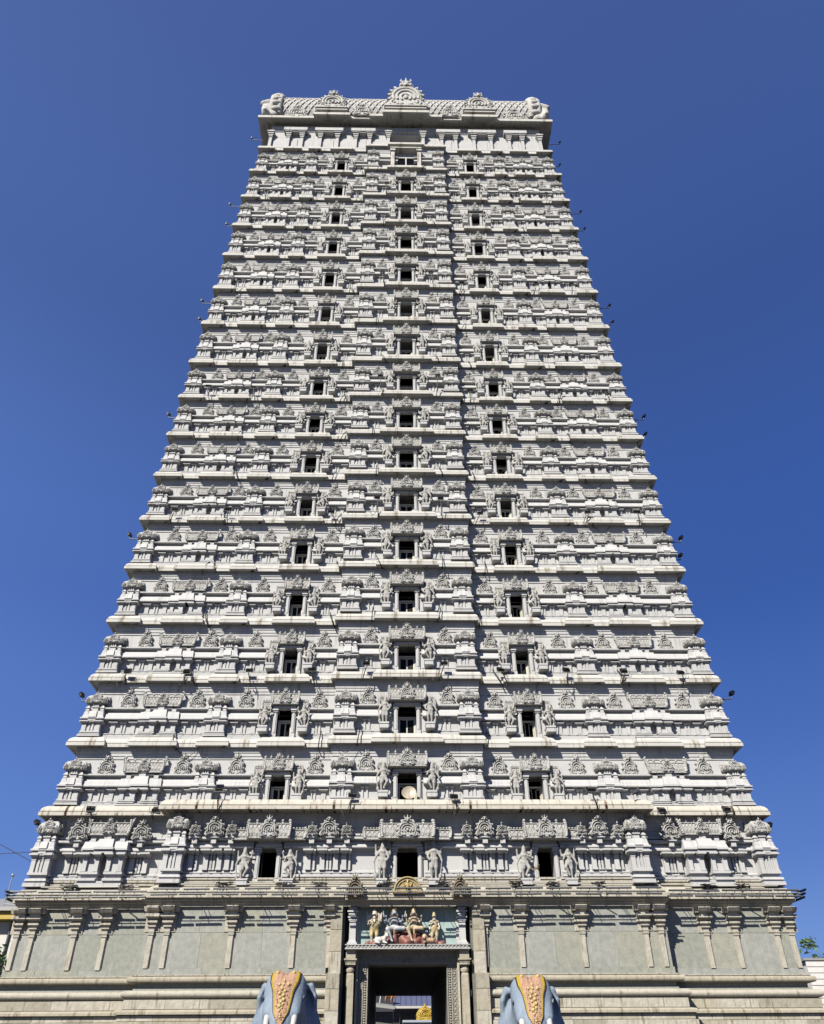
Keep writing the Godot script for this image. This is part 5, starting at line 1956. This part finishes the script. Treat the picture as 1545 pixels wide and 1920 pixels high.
	# cables hanging over the ledges
	for k in range(2, 17):
		var n := 0
		for x0 in [-9.4, -3.55, -1.7, 1.55, 3.4, 9.0]:
			n += 1
			if count.has(k) and absf(x0) < 3:
				continue
			if rng.randf() < .25:
				continue
			var x: float = spread(x0, k) + rng.randf_range(-.25, .25)
			var front := lip_z(k) + (.40 if absf(x) < 3.1 else -.10)
			var cb := MB.new()
			var dx := rng.randf_range(-.35, .35)
			cb.tube(PackedVector3Array([Vector3(x, LIP_H[k] + .75, front - .35), Vector3(x + dx * .1, LIP_H[k] + .5, front - .12), Vector3(x + dx * .4, LIP_H[k] + .25, front + .05), Vector3(x + dx * .8, LIP_H[k] - .02, front + .06), Vector3(x + dx, LIP_H[k] - .12, front - .1), Vector3(x + dx * 1.2, LIP_H[k] + .02, front - .35)]), .024, 5)
			if rng.randf() < .5:
				var loop := PackedVector3Array()
				for i in 9:
					var u := i / 8.0
					loop.append(Vector3(x + dx + u * .9 * signf(dx), LIP_H[k] + .0 - sin(u * PI) * .35, front - .18))
				cb.tube(loop, .012, 4)
			tag(obj("cable", cb, M.black), "black cable hanging over the ledge under the %s storey, %s place from the left" % [ORD[k], ORD[n - 1]], "cable", "cables hanging over the tower ledges")
	# two pigeons
	for e in [[Vector3(8.46, 10.39, .62), "dark pigeon perched on the ledge under the second storey, right side", 0.6], [Vector3(4.5, 7.86, .0), "mottled brown bird perched on the beige ledge below a right-hand window", -.5]]:
		var pg := Body.new()
		var c := tone(.06, .06, .07) if e[2] > 0 else tone(.22, .17, .12)
		pg.limb(Vector3(-.05, .09, 0), Vector3(.05, .13, 0), .045, .055, c, .03)
		pg.limb(Vector3(.07, .19, 0), Vector3(.075, .20, 0), .033, .033, c, .03)
		pg.limb(Vector3(.10, .195, 0), Vector3(.125, .19, 0), .012, .006, c, .01)
		pg.limb(Vector3(-.08, .08, 0), Vector3(-.19, .02, 0), .03, .018, c, .02)
		for k: float in [-1.0, 1.0]:
			pg.limb(Vector3(.0, .06, k * .02), Vector3(.01, .0, k * .02), .012, .01, c, .01)
		var n := obj("pigeon", pg.build(.011), M.painted)
		n.transform = Transform3D(Basis(Vector3.UP, e[2]).scaled(Vector3.ONE * 1.5), e[0])
		tag(n, e[1], "pigeon")


# ------------------------------------------------------------------ what stands round the tower
func tree(called: String, label: String, o: Vector3, h: float, r: float, leaf: float, n: int, seed_: int) -> void:
	var g := RandomNumberGenerator.new(); g.seed = seed_
	var t := thing(called, label, "tree", o)
	var b := MB.new()
	b.tube(PackedVector3Array([Vector3.ZERO, Vector3(.1, h * .3, 0), Vector3(-.05, h * .6, .1), Vector3(0, h * .85, 0)]), .28, 8, .08)
	var tips := []
	for i in 14:
		var a := g.randf() * TAU
		var y := h * g.randf_range(.35, .75)
		var e := Vector3(cos(a) * r * g.randf_range(.5, .95), y + g.randf_range(.2, .3) * h * .6, sin(a) * r * g.randf_range(.5, .95))
		b.tube(PackedVector3Array([Vector3(0, y, 0), Vector3(e.x * .5, y + (e.y - y) * .4, e.z * .5), e]), .09, 5, .02)
		tips.append(e)
	tips.append(Vector3(0, h, 0))
	put("trunk", b.mesh(), M.bark, t)
	var c := MB.new(); c.painted = true
	for i in n:
		var tip: Vector3 = tips[i % tips.size()]
		var p := tip + Vector3(g.randfn(), g.randfn() * .7, g.randfn()) * r * .24
		var f := g.randf_range(.6, 1.3)
		c.col = Color(.045 * f, .085 * f, .025 * f)
		var d := Vector3(g.randfn(), g.randfn() * .5, g.randfn()).normalized()
		var u := d.cross(Vector3(g.randfn(), g.randfn(), g.randfn())).normalized()
		var s := leaf * g.randf_range(.7, 1.4)
		c.quad(p - d * s, p - u * s * .35, p + d * s, p + u * s * .35)
	put("crown", c.mesh(), M.leaf, t)


const FAR := 1.458
# the court behind the gate lies well back, clear of the tower's shadow
func beyond(p: Vector3) -> Vector3:
	return Vector3(-.484, 1.6, 30) + (p - Vector3(-.484, 1.6, 30)) * FAR


func build_surroundings() -> void:
	# left: white hall with a yellow fascia
	var t := thing("white_building", "white building with a yellow fascia band behind the tower's left corner", "building", Vector3(-27, 0, -22))
	var b := MB.new()
	b.box(-9, 11, 0, 9.7, -12, 1.2)
	put("wall", b.mesh(), M.whitewash, t)
	b = MB.new(); b.box(-9.3, 11.3, 9.72, 10.12, -12.3, 1.9)
	put("fascia", b.mesh(), plain(tone(.62, .43, .05).linear_to_srgb(), .6), t)
	b = MB.new()
	b.box(-9.5, 11.5, 10.13, 10.32, -12.5, 2.1)
	b.frus(1.0, -5, 10.33, 10.2, 7.0, 11.6, 8.0, 2.4)
	put("roof", b.mesh(), M.pale_metal, t)
	b = MB.new(); b.tube(PackedVector3Array([Vector3(4.35, 4, 1.29), Vector3(4.35, 9.7, 1.29)]), .07, 7)
	put("downpipe", b.mesh(), M.grey_metal, t)
	for i in 4:
		b = MB.new(); b.box(-7.5 + i * 3.2, -6.0 + i * 3.2, 5.2, 7.4, 1.15, 1.26)
		var w := put("window", b.mesh(), M.frame, t)
		b = MB.new(); b.box(-7.4 + i * 3.2, -6.1 + i * 3.2, 5.3, 7.3, 1.2, 1.28)
		put("pane", b.mesh(), M.pane, w)
	# right: white boarded block
	t = thing("boarded_building", "white building clad in level boards behind the tower's right corner", "building", Vector3(-.484, 1.6, 30) + (Vector3(28, 0, -22) - Vector3(-.484, 1.6, 30)) * 2.2)
	t.scale = Vector3.ONE * 2.2
	b = MB.new(); b.box(-5.3, 8, 0, 7.5, -10, 1.9)
	put("wall", b.mesh(), M.whitewash, t)
	for i in 24:
		b = MB.new()
		b.run(-5.35, 8.05, 1.9, pv([-.01, .30 + i * .30, .09, .30 + i * .30, .06, .58 + i * .30, -.01, .585 + i * .30]))
		put("board", b.mesh(), M.whitewash, t)
	b = MB.new(); b.box(-5.45, 8.1, 7.5, 7.62, -10.1, 2.02)
	put("roof", b.mesh(), M.pale_metal, t)
	tree("broadleaf_tree", "dense dark green tree at the left edge beside the stone base", Vector3(-23.0, 0, -16.5), 7.7, 2.6, .17, 16000, 7)
	tree("slender_tree", "thin topped tree showing over the white boarded building", Vector3(54.6, 0, -87), 17.3, 2.6, .34, 1500, 9)
	# behind the gate: blue roofed hall, lower shed, gilded shrine
	t = thing("blue_roof_hall", "hall with a ribbed blue metal roof seen through the gate", "building", beyond(Vector3(3.4, 0, -22)))
	t.scale = Vector3.ONE * FAR
	b = MB.new(); b.box(-3.6, 8, 0, 5.3, -9, -.5)
	put("wall", b.mesh(), M.dark, t)
	b = MB.new()
	b.run(-4.0, 8.4, 0, pv([.15, 5.52, .15, 5.58, -6, 9.4, -12, 5.58, -12, 5.5, -6, 9.3]))
	for i in 42:
		var x := -3.9 + i * .3
		b.tube(PackedVector3Array([Vector3(x, 5.6, .15), Vector3(x, 9.41, -6)]), .03, 4)
	put("roof", b.mesh(), M.bluemetal, t)
	b = MB.new(); b.run(-4.05, 8.45, 0, pv([.15, 5.40, .3, 5.42, .32, 5.53, .15, 5.53]))
	put("gutter", b.mesh(), M.whitewash, t)
	t = thing("low_shed", "low grey roofed shed left of the blue roof, seen through the gate", "building", beyond(Vector3(-3.0, 0, -21.5)))
	t.scale = Vector3.ONE * FAR
	b = MB.new(); b.box(-4, 2.4, 0, 5.3, -6, -.6)
	put("wall", b.mesh(), M.dark, t)
	b = MB.new()
	b.quad(Vector3(-4.2, 6.25, .1), Vector3(2.5, 5.50, .1), Vector3(2.5, 5.8, -3.0), Vector3(-4.2, 6.55, -3.0))
	b.quad(Vector3(-4.2, 6.05, .1), Vector3(2.5, 5.36, .1), Vector3(2.5, 5.50, .1), Vector3(-4.2, 6.25, .1))
	put("roof", b.mesh(), M.pale_metal, t)
	t = thing("navy_hall", "tall dark navy hall filling the background through the gate", "building", beyond(Vector3(0, 0, -36)))
	t.scale = Vector3.ONE * FAR
	b = MB.new(); b.box(-12, 14, 0, 14, -6, 0)
	put("wall", b.mesh(), plain(Color(.05, .06, .12), .6), t)
	b = MB.new(); b.box(-12.3, 14.3, 14, 14.4, -6.3, .4)
	put("roof", b.mesh(), M.bluemetal, t)
	var an := Body.new()
	var o := tone(.50, .22, .09)
	an.limb(Vector3(-.18, .30, 0), Vector3(.16, .30, 0), .085, .075, o, .04)
	an.limb(Vector3(.18, .33, 0), Vector3(.30, .30, 0), .06, .05, o, .03)
	an.limb(Vector3(.32, .28, 0), Vector3(.39, .25, 0), .045, .03, o, .02)
	an.limb(Vector3(-.24, .34, 0), Vector3(-.36, .46, 0), .03, .02, o, .02)
	an.limb(Vector3(-.36, .46, 0), Vector3(-.32, .56, 0), .02, .015, o, .02)
	for e in [[-.2, 1], [-.17, -1], [.12, 1], [.16, -1]]:
		an.limb(Vector3(e[0], .26, e[1] * .04), Vector3(e[0] - .03, .12, e[1] * .05), .05, .035, o, .02)
		an.limb(Vector3(e[0] - .03, .12, e[1] * .05), Vector3(e[0], .0, e[1] * .05), .033, .025, o, .02)
	var am := obj("langur", an.build(.022), M.painted)
	am.transform = Transform3D(Basis(Vector3.FORWARD, .1).scaled(Vector3.ONE * FAR), beyond(Vector3(-.82, 5.72, -21.7)))
	tag(am, "orange brown langur monkey walking on the low shed roof seen through the gate", "monkey")
	var pole := MB.new(); pole.tube(PackedVector3Array([Vector3(-1.36, 5.7, -21.9), Vector3(-1.27, 6.4, -21.9)]), .03, 6)
	var rp := obj("roof_pole", pole, M.whitewash)
	rp.transform = Transform3D(Basis.from_scale(Vector3.ONE * FAR), beyond(Vector3.ZERO))
	tag(rp, "short white pole on the low shed roof seen through the gate", "pole")
	t = thing("gilded_shrine", "gilded shrine roof with an arched niche, seen through the gate", "shrine", beyond(Vector3(1.10, 0, -18)))
	t.scale = Vector3.ONE * FAR
	b = MB.new(); b.box(-1.15, .75, 0, 4.6, -1.4, .2)
	b.box(-1.2, .8, 4.52, 4.62, -1.5, .28)
	put("wall", b.mesh(), M.paleblue, t)
	b = MB.new()
	b.box(-.48, .40, 4.62, 4.72, -1.0, .1)
	b.lathe(pv([.44, 4.72, .47, 4.85, .42, 5.0, .30, 5.15, .14, 5.24, .06, 5.28, .08, 5.33, .02, 5.38]), -.03, -.45, 12)
	put("dome", b.mesh(), M.gilt, t)
	b = MB.new(); b.add(medallion(8, false), at(-.03, 4.66, .02, Vector3(.78, .56, .9)))
	put("arch", b.mesh(), M.gilt, t)
	t = thing("gilded_spire", "tall gilded spire at the right of the gilded shrine, through the gate", "spire", beyond(Vector3(1.62, 0, -18.6)))
	t.scale = Vector3.ONE * FAR
	b = MB.new()
	b.box(-.3, .3, 0, 4.5, -.3, .3)
	b.lathe(pv([.28, 4.5, .30, 4.7, .22, 4.75, .24, 4.95, .17, 5.0, .22, 5.15, .22, 5.32, .12, 5.45, .05, 5.5, .07, 5.58, .03, 5.64, .05, 5.7, .01, 5.85]), 0, 0, 14)
	put("spire", b.mesh(), M.gilt, t)
